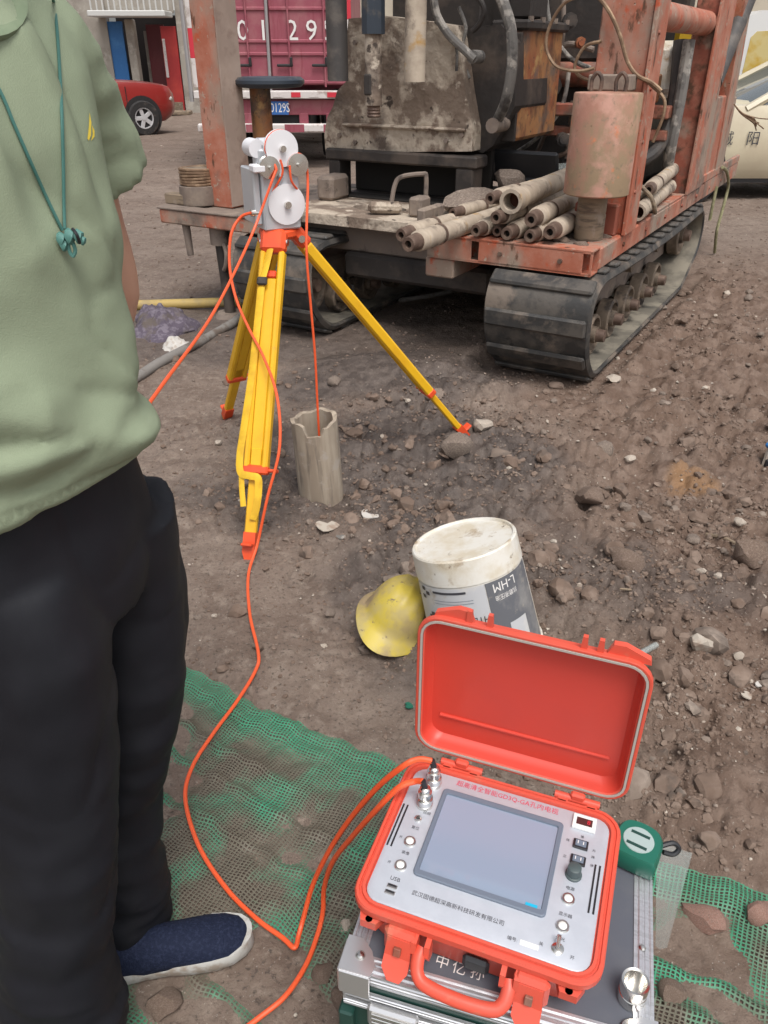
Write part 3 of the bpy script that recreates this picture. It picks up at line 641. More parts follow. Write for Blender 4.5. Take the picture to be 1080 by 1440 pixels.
    # things in the shop front, dark clutter
shop()
b = MB(); wall_piece(b, -3.0, 40, 30, 30.4, 0, 9); tag(b.build('boundary_wall', M['wall_beige'], rebase=True), 'tall beige rendered wall far behind the vehicles', 'wall')
b = MB(); wall_piece(b, -40, -13.4, 25, 25.4, 0, 7); tag(b.build('boundary_wall', M['wall_grey'], rebase=True), 'grimy grey wall far behind the man', 'wall')
for px, wv, lab in ((196, 62, 'flat dirty board lying before the shop doors'),):
    p = PZ(px+40, 162); b = MB(); b.box((0, 0, .06), (1.3, .5, .1), .02); o = tag(b.build('board', M['wood']), lab, 'board'); o.location = p
p = PZ(250, 158); b = MB(); b.box((0, 0, .15), (.5, .4, .3), .03); b.build('crate', M['wood']).location = p; tag(bpy.data.objects['crate'], 'small wooden crate by the red shop door', 'crate')

def wheel(parent, r, wd, loc, side, tread=M['tyre'], spokes=5):
    wl = link('wheel', MB().lathe([(r*.62, -wd/2), (r*.93, -wd/2), (r, -wd*.36), (r, wd*.36), (r*.93, wd/2), (r*.62, wd/2), (r*.6, wd*.2), (r*.6, -wd*.2), (r*.62, -wd/2)], 28, rotx(PI/2), None, False, False).mesh('wheel', tread), parent)
    wl.location = loc
    b = MB(); f = -side
    b.lathe([(r*.60, .0), (r*.60, .05), (r*.55, .05), (r*.54, .01)], 28, rotx(-PI/2*f*-1), (0, side*wd*.20, 0), False, False)
    for k in range(spokes):
        a = 2*PI*k/spokes; b.box((r*.32*math.cos(a), side*wd*.34, r*.32*math.sin(a)), (r*.56, .02, r*.24), .006, roty(-a))
    b.cyl((0, side*wd*.28, 0), (0, side*wd*.42, 0), r*.13, n=14); b.build('rim', M['alloy'], wl)
    b = MB(); b.cyl((0, side*wd*.1, 0), (0, side*wd*.16, 0), r*.58, n=24); b.build('brake_disc', M['truck_dk'], wl)
    return wl
def car(name, label, loc, rz, paint, L=4.3, Wd=1.75, H=1.46, hood=1.02, tall=False, glassm='glass'):
    """front towards local -x, side facing local -y"""
    t = thing(name, loc, label, 'car', rz)
    def hw(x, z):  # half width
        e = max(0, abs(x)-L*.38)/(L*.12); return Wd/2*(1-.16*min(1, e)**2)*(1-.02*abs(z-.6))
    xs = np.linspace(-L/2, L/2, 29); hoodx, wsx = -L*.22, -L*.07
    def belt(x):
        if x < hoodx: return hood-.13*((hoodx-x)/(L/2+hoodx))**1.8
        return hood-.0+ .0*x if x < L*.36 else hood-.05*((x-L*.36)/(L*.14))
    fw, rw, wr = -L*.31, L*.30, .345
    rings = []
    for x in xs:
        zb = .24+.16*max(0, (abs(x)-L*.42)/(L*.08)); h = hw(x, .5); bt = belt(x)
        if abs(x) > L*.495: h *= .86; bt -= .10
        for c0 in (fw, rw):
            pass
        rings.append([(x, -h*.9, zb), (x, -h*.985, zb+.10), (x, -h, .55), (x, -h*.985, bt-.13), (x, -h*.93, bt-.02), (x, -h*.6, bt+.015), (x, h*.6, bt+.015), (x, h*.93, bt-.02), (x, h*.985, bt-.13), (x, h, .55), (x, h*.985, zb+.10), (x, h*.9, zb)])
    b = MB(); b.loft(rings); b.build('body', paint, t, ang=50)
    # cabin: rings along height
    def cab(z, x0, x1, h): return [(x0, -h*.9, z), (x0+.10, -h, z), (x1-.12, -h, z), (x1, -h*.9, z), (x1, h*.9, z), (x1-.12, h, z), (x0+.10, h, z), (x0, h*.9, z)]
    zb = hood-.06; hb = Wd/2*.93; ht = Wd/2*.74; a0, a1, r0, r1 = hoodx+.02, L*.44, -L*.02, L*.30
    b = MB(); b.loft([cab(zb, a0+.06, a1-.03, hb-.025), cab(H-.07, r0+.045, r1-.03, ht-.022)]); b.build('window_glass', M[glassm], t, ang=30)
    b = MB(); b.loft([cab(H-.09, r0-.04, r1+.05, ht+.012), cab(H-.03, r0+.06, r1-.05, ht-.03), cab(H, r0+.25, r1-.25, ht-.2)]); b.build('roof', paint, t, ang=50)
    def pillar(xa, xb, wd):
        for sg in (-1, 1):
            b = MB(); b.tube([(xa, sg*hb*.99, zb), ((xa+xb)/2, sg*(hb+ht)/2, (zb+H-.06)/2), (xb, sg*ht*1.0, H-.06)], wd, 6); b.build('pillar', paint, t)
    pillar(a0+.08, r0+.04, .045); pillar(L*.13, L*.12, .04); pillar(a1-.06, r1-.02, .06)
    for sg in (-1, 1):
        for xc in (fw, rw):
            b = MB(); b.cyl((xc, sg*(Wd/2-.10), wr), (xc, sg*(Wd/2+.006), wr), wr*1.13, n=28); b.build('wheel_arch', M['truck_dk'], t)
            wheel(t, wr*.94, .2, (xc, sg*(Wd/2-.045), wr*.94), sg)
        b = MB(); b.box((-L*.46, sg*(Wd/2-.22), .66), (.16, .3, .13), .05); b.build('headlight', M['lamp'], t)
        b = MB(); b.box((L*.02, sg*(Wd/2+.002), hood-.16), (.16, .025, .03), .008); b.build('door_handle', paint, t)
        for xd in (-L*.24, L*.12):
            b = MB(); b.box((xd, sg*(Wd/2-.004), .62), (.012, .02, .56)); b.build('door_gap', M['truck_dk'], t)
    b = MB(); b.box((-L*.49, 0, .42), (.06, Wd*.6, .16), .02); b.build('grille', M['truck_dk'], t)
    b = MB(); b.box((0, 0, .28), (L*.80, Wd*.9, .16)); b.build('underbody', M['truck_dk'], t)
    return t
p = PZ(202, 191)
car('red_car', 'dusty red hatchback parked in front of the shop, nose to the right', (p[0]-1.524, p[1]-.0, 0), R(215), M['car_red'], L=4.2, H=1.48, hood=1.0)
cy = PZ(1060, 285)[1]; cxx = PY(1040, 200, cy)[0]
cream = car('cream_car', 'cream patrol car with black lettering on its door behind the rig', (cxx+.93, cy+.87, 0), 0, M['car_cream'], L=4.6, H=1.44, hood=.985)
for ch_, dx_ in (('城', -.14), ('阳', .14)): lettering(ch_, .15, M['ink'], cream, UPX, (-.93+(PY(1042, 187, cy)[0]-cxx)-.0+dx_, -.886, .645), width=.125)
tv = thing('white_van', (6.9, 13.2, 0), 'white van with yellow reflections painted on its windows behind the cream car', 'van')
prof = [(-2.14, .35), (2.4, .35), (2.4, 1.97), (-1.85, 1.95), (-2.0, 1.88), (-2.1, 1.72)]
b = MB(); b.prism(prof, 1.8, rotx(PI/2), (0, .9, 0)); b.build('body', M['van_white'], tv, ang=25)
b = MB(); q = [(-1.95, 1.20), (-1.93, 1.64), (-1.86, 1.71), (-.9, 1.75), (-.9, 1.20)]; b.prism(q, 1.812, rotx(PI/2), (0, .906, 0)); b.build('window', M['glass_yellow_reflection'], tv)
b = MB(); q = [(-.8, 1.20), (-.8, 1.75), (2.1, 1.75), (2.1, 1.20)]; b.prism(q, 1.812, rotx(PI/2), (0, .906, 0)); b.build('window', M['glass_yellow_reflection'], tv)
for sg in (-1, 1):
    for xc in (-1.45, 1.5): wheel(tv, .33, .2, (xc, sg*.82, .33), sg)

def truck():
    ty = 12.3; t = thing('cargo_truck', (-1.62, ty, 0), 'dusty magenta cargo truck seen from behind with white digits on its doors', 'truck')
    def L(px, py): q = PY(px, py, ty); return q[0]+1.62, q[2]
    xl, _ = L(270, 100); xr, _ = L(494, 60); z0 = L(400, 120)[1]; z1 = 3.3
    b = MB(); b.box(((xl+xr)/2, 2.6, (z0+z1)/2), (xr-xl, 5.0, z1-z0), .02); b.build('cargo_box', M['truck'], t)
    xm = L(378, 60)[0]
    for a, c in ((xl+.08, xm-.015), (xm+.015, xr-.08)):
        b = MB(); b.box(((a+c)/2, .07, (z0+z1)/2), (c-a, .06, z1-z0-.1), .01); d = b.build('rear_door', M['truck'], t)
        for zz in (z0+.04, L(400, 76)[1], L(400, 58)[1], L(400, 12)[1], L(400, 12)[1]+.55, z1-.08):
            b = MB(); b.box(((a+c)/2, .035, zz), (c-a-.02, .03, .045), .01); b.build('door_rib', M['truck'], d)
        for xx in (a+.25*(c-a), a+.72*(c-a)):
            b = MB(); b.cyl((xx, .01, z0-.02), (xx, .01, z1-.1), .014, n=8); b.build('lock_bar', M['truck'], d)
            zh = L(360, 92)[1]; b = MB(); b.box((xx-.07, 0, zh), (.22, .03, .035), .01); b.box((xx+.02, -.01, zh+.05), (.04, .03, .10), .01); b.build('lock_handle', M['truck_dk'], d)
    b = MB(); b.cyl((xm-.02, .015, z0-.15), (xm+.0, .015, z1), .022, n=8); b.build('centre_bar', M['truck_gr'], t)
    for k in range(7):
        b = MB(); b.box((xl+.03, .03, z0+.15+k*.35), (.07, .03, .35), .004); b.build('edge_reflector', M['truck_red'] if k % 2 else M['truck_wh'], t)
    for k in range(4):
        b = MB(); b.box((xr-.03, .03, z0+.6+k*.35), (.06, .03, .35), .004); b.build('edge_reflector', M['truck_red'] if k % 2 else M['truck_wh'], t)
    b = MB(); b.cyl((xl-.04, -.02, z0-.2), (xl-.04, -.02, z1), .03, n=8); b.build('corner_post', M['truck_gr'], t)
    zs = L(400, 133)[1]; b = MB(); b.box(((xl+xr)/2, .0, zs), (xr-xl, .14, .10), .01); sill = b.build('rear_sill', M['truck_wh'], t)
    for k in range(8):
        xa = xl+.1+k*(xr-xl-.2)/8; b = MB(); b.box((xa+.07, -.072, zs), (.13, .012, .06)); b.build('reflector', M['truck_red'] if k % 2 else M['truck_wh'], sill)
    zb2, zb1 = L(400, 172)[1], L(400, 139)[1]
    b = MB(); b.box(((xl+xr)/2, .06, (L(400, 140)[1]+L(400, 162)[1])/2), (xr-xl-.1, .05, L(400, 140)[1]-L(400, 162)[1]), .01); b.build('rear_panel', M['truck'], t)
    for px in (350, 427, 465, 300):
        xx, zz = L(px, 168); b = MB(); b.box((xx, .05, zz), (.13, .05, .16), .01); b.build('bracket', M['truck'], t)
    zz = L(400, 180)[1]; b = MB(); b.box(((xl+xr)/2, .0, zz), (xr-xl, .1, .115), .02); bp = b.build('bumper', M['truck_wh'], t)
    for k in (1, 3, 5, 7):
        xa = xl+(xr-xl)*k/8; b = MB(); b.box((xa, -.052, zz), ((xr-xl)/8, .008, .10)); b.build('bumper_stripe', M['truck'], bp)
    b = MB(); b.box(((xl+xr)/2, 2.4, .62), (1.0, 4.6, .3)); b.build('chassis', M['truck_dk'], t)
    for sg in (-1, 1):
        for yy in (1.6, 4.2):
            wheel(t, .45, .42, ((xl+xr)/2+sg*.78, yy, .45), 1)
    for o in [o for o in t.children if o.name.startswith('wheel')]: o.rotation_euler = (0, 0, PI/2)
    b = MB(); b.box(((xl+xr)/2, 5.7, 1.5), (2.1, 1.4, 2.0), .1); b.build('cab', M['truck'], t)
    for sg in (-1, 1):
        b = MB(); b.box(((xl+xr)/2+sg*.85, 1.0, .42), (.45, .03, .5)); b.build('mud_flap', M['truck_dk'], t)
    px, pz = L(395, 152); plw = .42; b = MB(); b.box((px-.10, -.01, pz), (plw, .02, .17), .006); pl = b.build('number_plate', M['plate'], t)
    lettering('0129S', .165, M['white_ink'], pl, UPX, (px-.01, -.0215, pz), width=.27)
    zc = L(400, 44)[1]
    for ch, pxx in (('0', 341), ('1', 370), ('2', 411), ('9', 438), ('S', 461)):
        o = lettering(ch, .34, M['white_ink'], t, UPX, (L(pxx, 44)[0], .018, zc), name='digit')
truck()

# ------------------------------------------------------------------ the drilling rig (local frame: x right, y back, z up)
RIG = thing('drill_rig', RIG_O, 'rusty orange tracked drilling rig caked in grey mud', 'drilling rig', RIG_A)
def part(mb, name, mt, parent=RIG, **kw): return mb.build(name, mt, parent, **kw)
def rbox(name, x0, x1, y0, y1, z0, z1, mt, parent=RIG, ch=.008, **kw):
    return part(MB().box(((x0+x1)/2, (y0+y1)/2, (z0+z1)/2), (x1-x0, y1-y0, z1-z0), ch), name, mt, parent, **kw)
# front beam of the right platform, with its two square openings
fb = MB()
for x0, x1 in ((-.845, -.605), (-.565, -.045), (-.012, 0.0)): fb.box(((x0+x1)/2, .006, .60), (x1-x0, .012, .105), .002)
fb.box((-.4225, .006, .6485), (.845, .012, .008)); fb.box((-.4225, .006, .5515), (.845, .012, .008))
fb.box((-.4225, .055, .6545), (.845, .11, .006)); fb.box((-.4225, .055, .5465), (.845, .11, .006)); fb.box((-.84, .06, .6), (.01, .1, .1)); fb.box((-.4225, .108, .6), (.845, .006, .1))
part(fb, 'front_beam', M['rig_paint'])
rbox('side_beam', -.10, 0.004, .115, 2.55, .55, .655, M['rig_paint'])
rbox('side_beam', -.10, 0.008, 2.56, 3.95, .55, .665, M['rig_paint'])
rbox('corner_plate', -.12, .002, 1.05, 1.9, .656, .668, M['rig_paint'], ch=.003)
rbox('side_angle', -.015, .012, 1.95, 3.93, .668, .72, M['rig_paint'], ch=.004)
rbox('deck_plate', -.845, -.105, .115, 2.4, .635, .652, M['rig_grey'], ch=.003)
rbox('deck_plate', -1.6, -.105, 2.45, 3.95, .60, .64, M['rig_dark'], ch=.003)
rbox('stub_beam', -.86, -.70, .01, 1.6, .445, .54, M['rig_paint'])
rbox('end_plate', -.90, -.855, -.02, .20, .60, .77, M['rig_grey'])
rbox('cross_beam', -2.6, -.1, .50, .64, .44, .54, M['rig_grey'])
rbox('cross_beam', -2.6, -.1, 1.9, 2.05, .44, .54, M['rig_dark'])
# left platform
rbox('front_beam', -2.68, -1.86, 0, .10, .545, .625, M['rig_paint'])
rbox('edge_strip', -2.69, -1.86, -.006, .10, .626, .638, M['rig_grey'], ch=.003)
rbox('deck_plate', -2.66, -1.9, .11, 1.3, .60, .628, M['rig_grey'], ch=.004)
rbox('side_beam', -2.68, -2.60, .105, 1.4, .53, .598, M['rig_grey'])
for x, y, z in ((-2.50, .10, .30), (-2.30, .2, .12)):
    pass
part(MB().cyl((-2.52, .05, .54), (-2.51, .05, .36), .025, .02, 12), 'support_leg', M['rig_grey'])
jl = part(MB().cyl((-2.30, .10, .54), (-2.30, .10, .44), .062, .062, 16), 'jack_leg', M['rig_grey'])
part(MB().cyl((-2.30, .10, .44), (-2.28, .10, .02), .036, .034, 14), 'jack_rod', M['rig_dark'], jl)
part(MB().cyl((-2.28, .10, .0), (-2.28, .10, .03), .10, .08, 16), 'jack_foot', M['rig_grey'], jl)
part(MB().tube(spline([(-2.25, .07, .45), (-2.22, .05, .40), (-2.235, .05, .33), (-2.26, .06, .30)], 5), .014, 8), 'jack_hook', M['rig_grey'], jl)
# middle table with its oval hole
def table():
    n = 40; cx, cy, a, c_ = -1.42, .50, .17, .10; x0, x1, y0, y1 = -1.92, -.93, .20, .98; vs = []; fs = []
    for zt in (.66, .632):
        for k in range(n):
            an = 2*PI*k/n; vs.append((cx+a*math.cos(an), cy+c_*math.sin(an), zt))
        for k in range(n):
            an = 2*PI*k/n; dx, dy = math.cos(an), math.sin(an); s1 = min(((x1-cx)/dx if dx > 1e-9 else ((x0-cx)/dx if dx < -1e-9 else 9)), ((y1-cy)/dy if dy > 1e-9 else ((y0-cy)/dy if dy < -1e-9 else 9)))
            vs.append((cx+dx*s1, cy+dy*s1, zt))
    for k in range(n):
        j = (k+1) % n; fs += [(k, n+k, n+j, j), (2*n+k, 2*n+j, 3*n+j, 3*n+k), (k, j, 2*n+j, 2*n+k), (n+k, 3*n+k, 3*n+j, n+j)]
    b = MB(); b.add(vs, fs); part(b, 'rod_table', M['rig_mud'], ang=30)
table()
rbox('table_beam', -1.95, -.93, .34, .46, .44, .575, M['rig_grey'])
rbox('table_lip', -1.95, -.90, .19, .205, .60, .66, M['rig_mud'], ch=.003)
rbox('table_bracket', -1.30, -.98, .25, .50, .575, .600, M['rig_grey'])
rbox('guide_block', -1.9, -1.78, .55, .75, .66, .80, M['rig_grey'], ch=.02)
# handle tool lying on the table: a top-level thing below
# black stand and caked machine front
for x0, x1 in ((-1.93, -1.85), (-1.06, -.95)): rbox('stand_leg', x0, x1, .74, .88, .66, .87, M['rig_dark'])
rbox('stand_beam', -1.95, -.93, .735, .90, .87, .935, M['rig_dark'], ch=.01)
rbox('stand_dark_floor', -1.9, -1.0, .9, 1.6, .64, .67, M['rig_dark']); rbox('stand_shade_back', -1.9, -.95, 1.0, 1.05, .67, .95, M['hole']); rbox('stand_dark_floor', -1.84, -1.07, .76, .99, .662, .668, M['hole'], ch=.001)  # black back and floor sheet paint the shade under the machine
def px_poly(pts, y): return [tuple(LY(px, py, y)[[0, 2]]) for px, py in pts]
front = px_poly([(458, 214), (456, 190), (460, 165), (468, 150), (474, 128), (489, 112), (487, 60), (490, 26), (540, 22), (600, 30), (641, 36), (648, 80), (655, 130), (664, 180), (663, 213)], .78)
hi = [p for p in front]
poly = [(x, z) for x, z in front]
b = MB(); b.prism(poly, .42, rotx(PI/2), (0, 1.20, 0)); mf = part(b, 'machine_front', M['rig_mud'], ang=25)
mb_ = px_poly([(640, 38), (700, 34), (722, 60), (720, 150), (690, 205), (675, 216), (664, 213), (655, 130)], .86)
b = MB(); b.prism(mb_, .5, rotx(PI/2), (0, 1.40, 0)); part(b, 'machine_side', M['rig_dark'], ang=25)
rbox('mud_ledge', -1.84, -1.02, .752, .79, 1.055, 1.075, M['rig_mud'], ch=.012)
gb = rbox('ochre_casing', -.965, -.80, 1.0, 1.62, 1.0, 1.56, M['rust_box'], ch=.02)
rbox('casing_flange', -1.00, -.775, .98, 1.64, 1.54, 1.59, M['rig_dark'], gb, ch=.012)
for y in (1.02, 1.2, 1.4, 1.6): part(MB().cyl((-.785, y, 1.58), (-.785, y, 1.605), .016, n=8), 'casing_bolt', M['rig_grey'], gb)
rbox('dark_front_face', -.99, -.81, .975, .998, 1.0, 1.53, M['rig_dark'], gb, ch=.004)
rbox('top_block', -.93, -.80, 1.05, 1.3, 1.6, 1.78, M['rig_dark']); rbox('upper_block', -1.6, -1.05, .95, 1.6, 1.50, 2.0, M['rig_dark'])
# feed cylinder, pipe, hoses in front of it
y0 = .52
def lx(px, y=y0): return LY(px, 60, y)[0]
x = LY(525, 60, y0)[0]; zs = LY(525, 48, y0)[2]; zb = LY(523, 148, y0)[2]; ze = LY(523, 165, y0)[2]
b = MB(); b.cyl((x, y0, zs), (x, y0, 2.6), .063, n=10); fs_ = part(b, 'feed_sleeve', M['sleeve'])
b = MB(); b.cyl((x, y0, zb), (x, y0, zs+.02), .046, n=20); part(b, 'feed_rod', M['rig_mud'])
b = MB(); b.lathe([(.034, 0)]+[(.034+.004*(k % 2), k*.008) for k in range(1, 10)]+[(.036, zb-ze)], 18, None, (x, y0, ze)); part(b, 'threaded_end', M['rod_pin'])
b = MB(); b.box((x-.01, y0-.044, zb+.10), (.045, .02, .10), .006); part(b, 'rod_slot', M['rig_dark'])
x = LY(584, 60, y0)[0]; b = MB(); b.cyl((x, y0, LY(584, 115, y0)[2]), (x, y0, 2.4), .055, n=22); part(b, 'hanging_pipe', M['rod'])
x = LY(474, 60, y0)[0]; b = MB(); b.cyl((x, y0, LY(474, 114, y0)[2]), (x, y0, 2.4), .058, n=22); part(b, 'hanging_pipe', M['black_pipe'])
def rtube(pix, y, r, name, mt, n=10, k=6, parent=RIG):
    pts = [LY(px, py, yy) for (px, py), yy in zip(pix, y if hasattr(y, '__len__') else [y]*len(pix))]
    return part(MB().tube(spline(pts, k), r, n), name, mt, parent)
h1 = rtube([(606, -40), (610, 0), (616, 25), (632, 50), (655, 72), (668, 84)], [.7]*6, .021, 'hydraulic_hose', M['hose'])
part(MB().cyl(LY(664, 80, .7), LY(664, 80, .7)+V(0, .1, 0), .032, n=12), 'hose_fitting', M['hose'], h1)
h2 = rtube([(690, -40), (706, 0), (718, 40), (720, 90), (712, 140), (700, 168)], [.72, .72, .72, .72, .74, .80], .029, 'hydraulic_hose', M['hose'])
part(MB().cyl(LY(697, 176, .80)+V(0, -.05, 0), LY(697, 176, .80)+V(0, .12, 0), .038, n=14), 'hose_fitting', M['rig_grey'], h2)
rtube([(640, -40), (678, 5), (676, 30), (664, 44)], [.8]*4, .014, 'hydraulic_hose', M['rig_dark'])
# hand wheel on its post
hb_ = V(-2.235, .50, .628)
part(MB().cyl(hb_, (-2.235, .5, 1.275), .062, n=18), 'wheel_post', M['rust_box'])
b = MB(); b.lathe([(.0, 1.262), (.12, 1.26), (.185, 1.266), (.207, 1.285), (.207, 1.302), (.185, 1.318), (.1, 1.312), (0, 1.315)], 36, None, (-2.165, .5, 0), False, False); part(b, 'hand_wheel', M['sleeve'])
# posts
def boxpost(name, x0, x1, yf, yb, z0, z1, m1, tilt=0.0, parent=RIG):
    b = MB(); b.box(((x0+x1)/2, (yf+yb)/2, (z0+z1)/2), (x1-x0, yb-yf, z1-z0), .006); return part(b, name, m1, parent)
boxpost('mast_post', -2.445, -2.27, .20, .37, .63, 2.5, M['rig_paint'])
rbox('post_side_plate', -2.268, -2.262, .195, .375, .64, 2.5, M['post_side'], ch=.001)
pf = boxpost('mast_post', -.235, .0, .46, .60, .655, 2.5, M['rig_paint'])
rbox('post_edge_plate', .002, .022, .44, .64, .655, 2.5, M['rig_paint'], ch=.003)
rbox('post_gusset', -.235, -.02, .40, .457, .655, .80, M['rig_paint_dark'])
rbox('post_ledge', -.225, -.03, .34, .455, 1.285, 1.35, M['rig_grey'], ch=.006)
boxpost('side_post', -.13, .0, 1.93, 2.10, .66, 1.75, M['rig_paint_dark'])
rbox('post_edge_plate', .001, .016, 1.90, 2.36, .66, 1.75, M['rig_paint'], ch=.003)
rbox('side_panel', -.05, .0, 2.42, 2.95, .67, 1.19, M['rig_paint']); rbox('side_panel', -.05, .004, 2.97, 3.20, .67, 1.17, M['rig_paint'])
b = MB(); b.loft([[(-.07, 2.85, .67), (.01, 2.85, .67), (.01, 3.17, .67), (-.07, 3.17, .67)], [(-.07, 2.66, 1.9), (.01, 2.66, 1.9), (.01, 2.95, 1.9), (-.07, 2.95, 1.9)]]); part(b, 'side_post', M['rig_paint'])
a = LX(930, 20, -.02); b = MB(); b.cyl((-.06, .60, 1.585), (-.06, 1.94, 1.585), .062, n=22); part(b, 'tie_tube', M['rig_paint'])
b = MB(); b.cyl((-1.9, .52, 1.95), (-.2, .52, 1.95), .05, n=16); part(b, 'tie_tube', M['rig_paint_dark'])
b = MB(); b.tube([(-.03, 2.35, 1.27), (-.01, 2.9, 1.75), (0, 3.1, 1.95)], .055, 12); part(b, 'brace_pipe', M['black_pipe'])
b = MB(); b.tube(spline([(-.1, 1.75, 1.5), (-.09, 1.72, 1.2), (-.1, 1.74, .95), (-.12, 1.85, .80), (-.14, 1.95, .70)], 6), .034, 10); part(b, 'drain_hose', M['hose'])
b = MB(); b.tube(spline([(-.16, 1.80, 1.5), (-.13, 1.76, 1.2), (-.16, 1.7, .95), (-.3, 1.6, .85), (-.55, 1.5, .8)], 6), .04, 10); part(b, 'drain_hose', M['black_pipe'])
rbox('inner_rail', -.9, -.12, 1.62, 1.74, 1.10, 1.17, M['rig_paint_dark']); rbox('inner_rail', -.9, -.12, 1.66, 1.74, .98, 1.04, M['rig_paint_dark'])
rbox('rusty_box', -.40, -.22, 1.60, 1.76, 1.18, 1.33, M['rust_box']); rbox('wrapped_canister', -.40, -.16, 1.80, 2.0, 1.20, 1.50, M['pail'], ch=.05)
rbox('yellow_tank', -.35, -.06, 2.45, 3.3, 1.22, 1.62, M['yellow_tank'], ch=.04); rbox('tank_bracket', -.35, -.06, 2.45, 3.3, 1.19, 1.215, M['hole'])
# mast above the frame, legs drawing together at the crown
for x, y in ((-2.36, .34), (-.12, .53), (-2.0, 2.2), (-.3, 2.3)):
    b = MB(); b.tube([(x, y, 2.45), (-1.35+(x+1.35)*.18, .9+(y-.9)*.18, 6.8)], .07, 8); part(b, 'mast_leg', M['rig_paint'])
rbox('mast_crown', -1.7, -1.0, .6, 1.2, 6.75, 7.0, M['rig_paint'])
# engine and tanks behind
rbox('engine_block', -1.5, -.35, 1.9, 2.9, .65, 1.30, M['rig_dark'], ch=.05); rbox('radiator', -1.7, -.4, 3.0, 3.2, .65, 1.9, M['rig_dark'], ch=.02)
rbox('oil_tank', -1.4, -.45, 1.95, 2.6, 1.35, 2.2, M['rig_dark'], ch=.06)
b = MB(); b.cyl((-.9, 1.85, 1.32), (-.35, 1.85, 1.32), .07, n=16); part(b, 'exhaust_pipe', M['rig_paint_dark'])
b = MB(); b.cyl((-.62, 1.75, .95), (-.62, 1.75, 1.22), .05, n=14); part(b, 'filter', M['rig_grey'])
b = MB(); b.cyl((-.72, 1.72, .85), (-.72, 1.72, 1.18), .03, n=12); part(b, 'filter', M['rig_grey'])
b = MB(); b.lathe([(0, 0), (.06, .01), (.08, .06), (.06, .12), (0, .14)], 16, None, (-.52, 1.7, .95), False, False); part(b, 'air_cleaner', M['rig_grey'])
rbox('valve_block', -.75, -.45, 1.66, 1.8, .66, .86, M['rig_dark'], ch=.02)
for k in range(5):
    xx = -.72+k*.06; part(MB().tube([(xx, 1.66, .86), (xx+.01, 1.62, 1.0)], .012, 8), 'lever', M['rig_grey'])
for pix, y, r_ in (([(735, -30), (752, 20), (760, 70), (748, 120), (755, 170)], 1.75, .016), ([(765, -30), (775, 40), (800, 80), (830, 96)], 1.7, .014), ([(725, 215), (760, 190), (790, 150), (800, 100)], 1.65, .013), ([(742, 60), (770, 75), (800, 62), (835, 70)], 1.72, .018), ([(735, 190), (742, 140), (738, 90), (750, 40)], 1.68, .012), ([(755, 215), (772, 170), (768, 120), (790, 60), (792, -20)], 1.8, .015), ([(690, 230), (720, 222), (760, 226), (800, 214)], 1.6, .014), ([(645, 10), (655, 40), (648, 75), (660, 110)], .84, .010), ([(612, 30), (640, 60), (642, 100)], .76, .008)):
    rtube(pix, y, r_, 'hydraulic_hose', random.choice([M['hose'], M['black_pipe'], M['rig_grey'], M['rod_pin']]))
for px, py, y, r_ in ((757, 40, 1.7, .05), (775, 120, 1.72, .06), (800, 30, 1.75, .045), (748, 165, 1.66, .035), (815, 60, 1.7, .03), (790, 195, 1.6, .04)):
    q = LY(px, py, y); b = MB(); b.cyl(q, q+V(.03, -.06, .0), r_, n=8); b.cyl(q+V(.03, -.06, 0), q+V(.04, -.08, 0), r_*.6, n=12); part(b, 'pump_fitting', random.choice([M['rig_grey'], M['rig_dark'], M['rust_box'], M['rod_pin']]))
for px, py in ((478, 190), (650, 190), (500, 200), (628, 198), (640, 60), (500, 60)):
    q = LY(px, py, .775); b = MB(); b.cyl(q, q+V(0, -.014, 0), .014, n=6); part(b, 'plate_bolt', M['rig_grey'])
for x_, y_ in ((-.82, .10), (-.45, .10), (-.15, .10)): part(MB().cyl((x_, -.001, .60), (x_, -.010, .60), .012, n=6), 'beam_bolt', M['rod_pin'])
for k_ in range(7): part(MB().cyl((.004, .5+.45*k_, .605), (.013, .5+.45*k_, .605), .012, n=6), 'beam_bolt', M['rig_paint_dark'])
for k_ in range(4): part(MB().cyl((.022, .50, .85+.22*k_), (.030, .50, .85+.22*k_), .010, n=6), 'post_bolt', M['rig_paint_dark'])
for x_, y_, sc_ in ((-.21, .20, .05), (-.10, .14, .04), (-.16, .42, .06), (-.06, .36, .04), (-.30, .16, .035), (-.05, .62, .05), (-.75, .62, .08), (-.62, .30, .05)):
    o = link('mud_lump', CLODS[int(abs(x_*40)) % 5], RIG); o.location = (x_, y_, .655); o.scale = (sc_, sc_*1.2, sc_*.45); o.rotation_euler = (0, 0, x_*30)
rbox('under_frame', -1.55, -.62, .3, 3.4, .30, .44, M['rig_dark'], ch=.02)
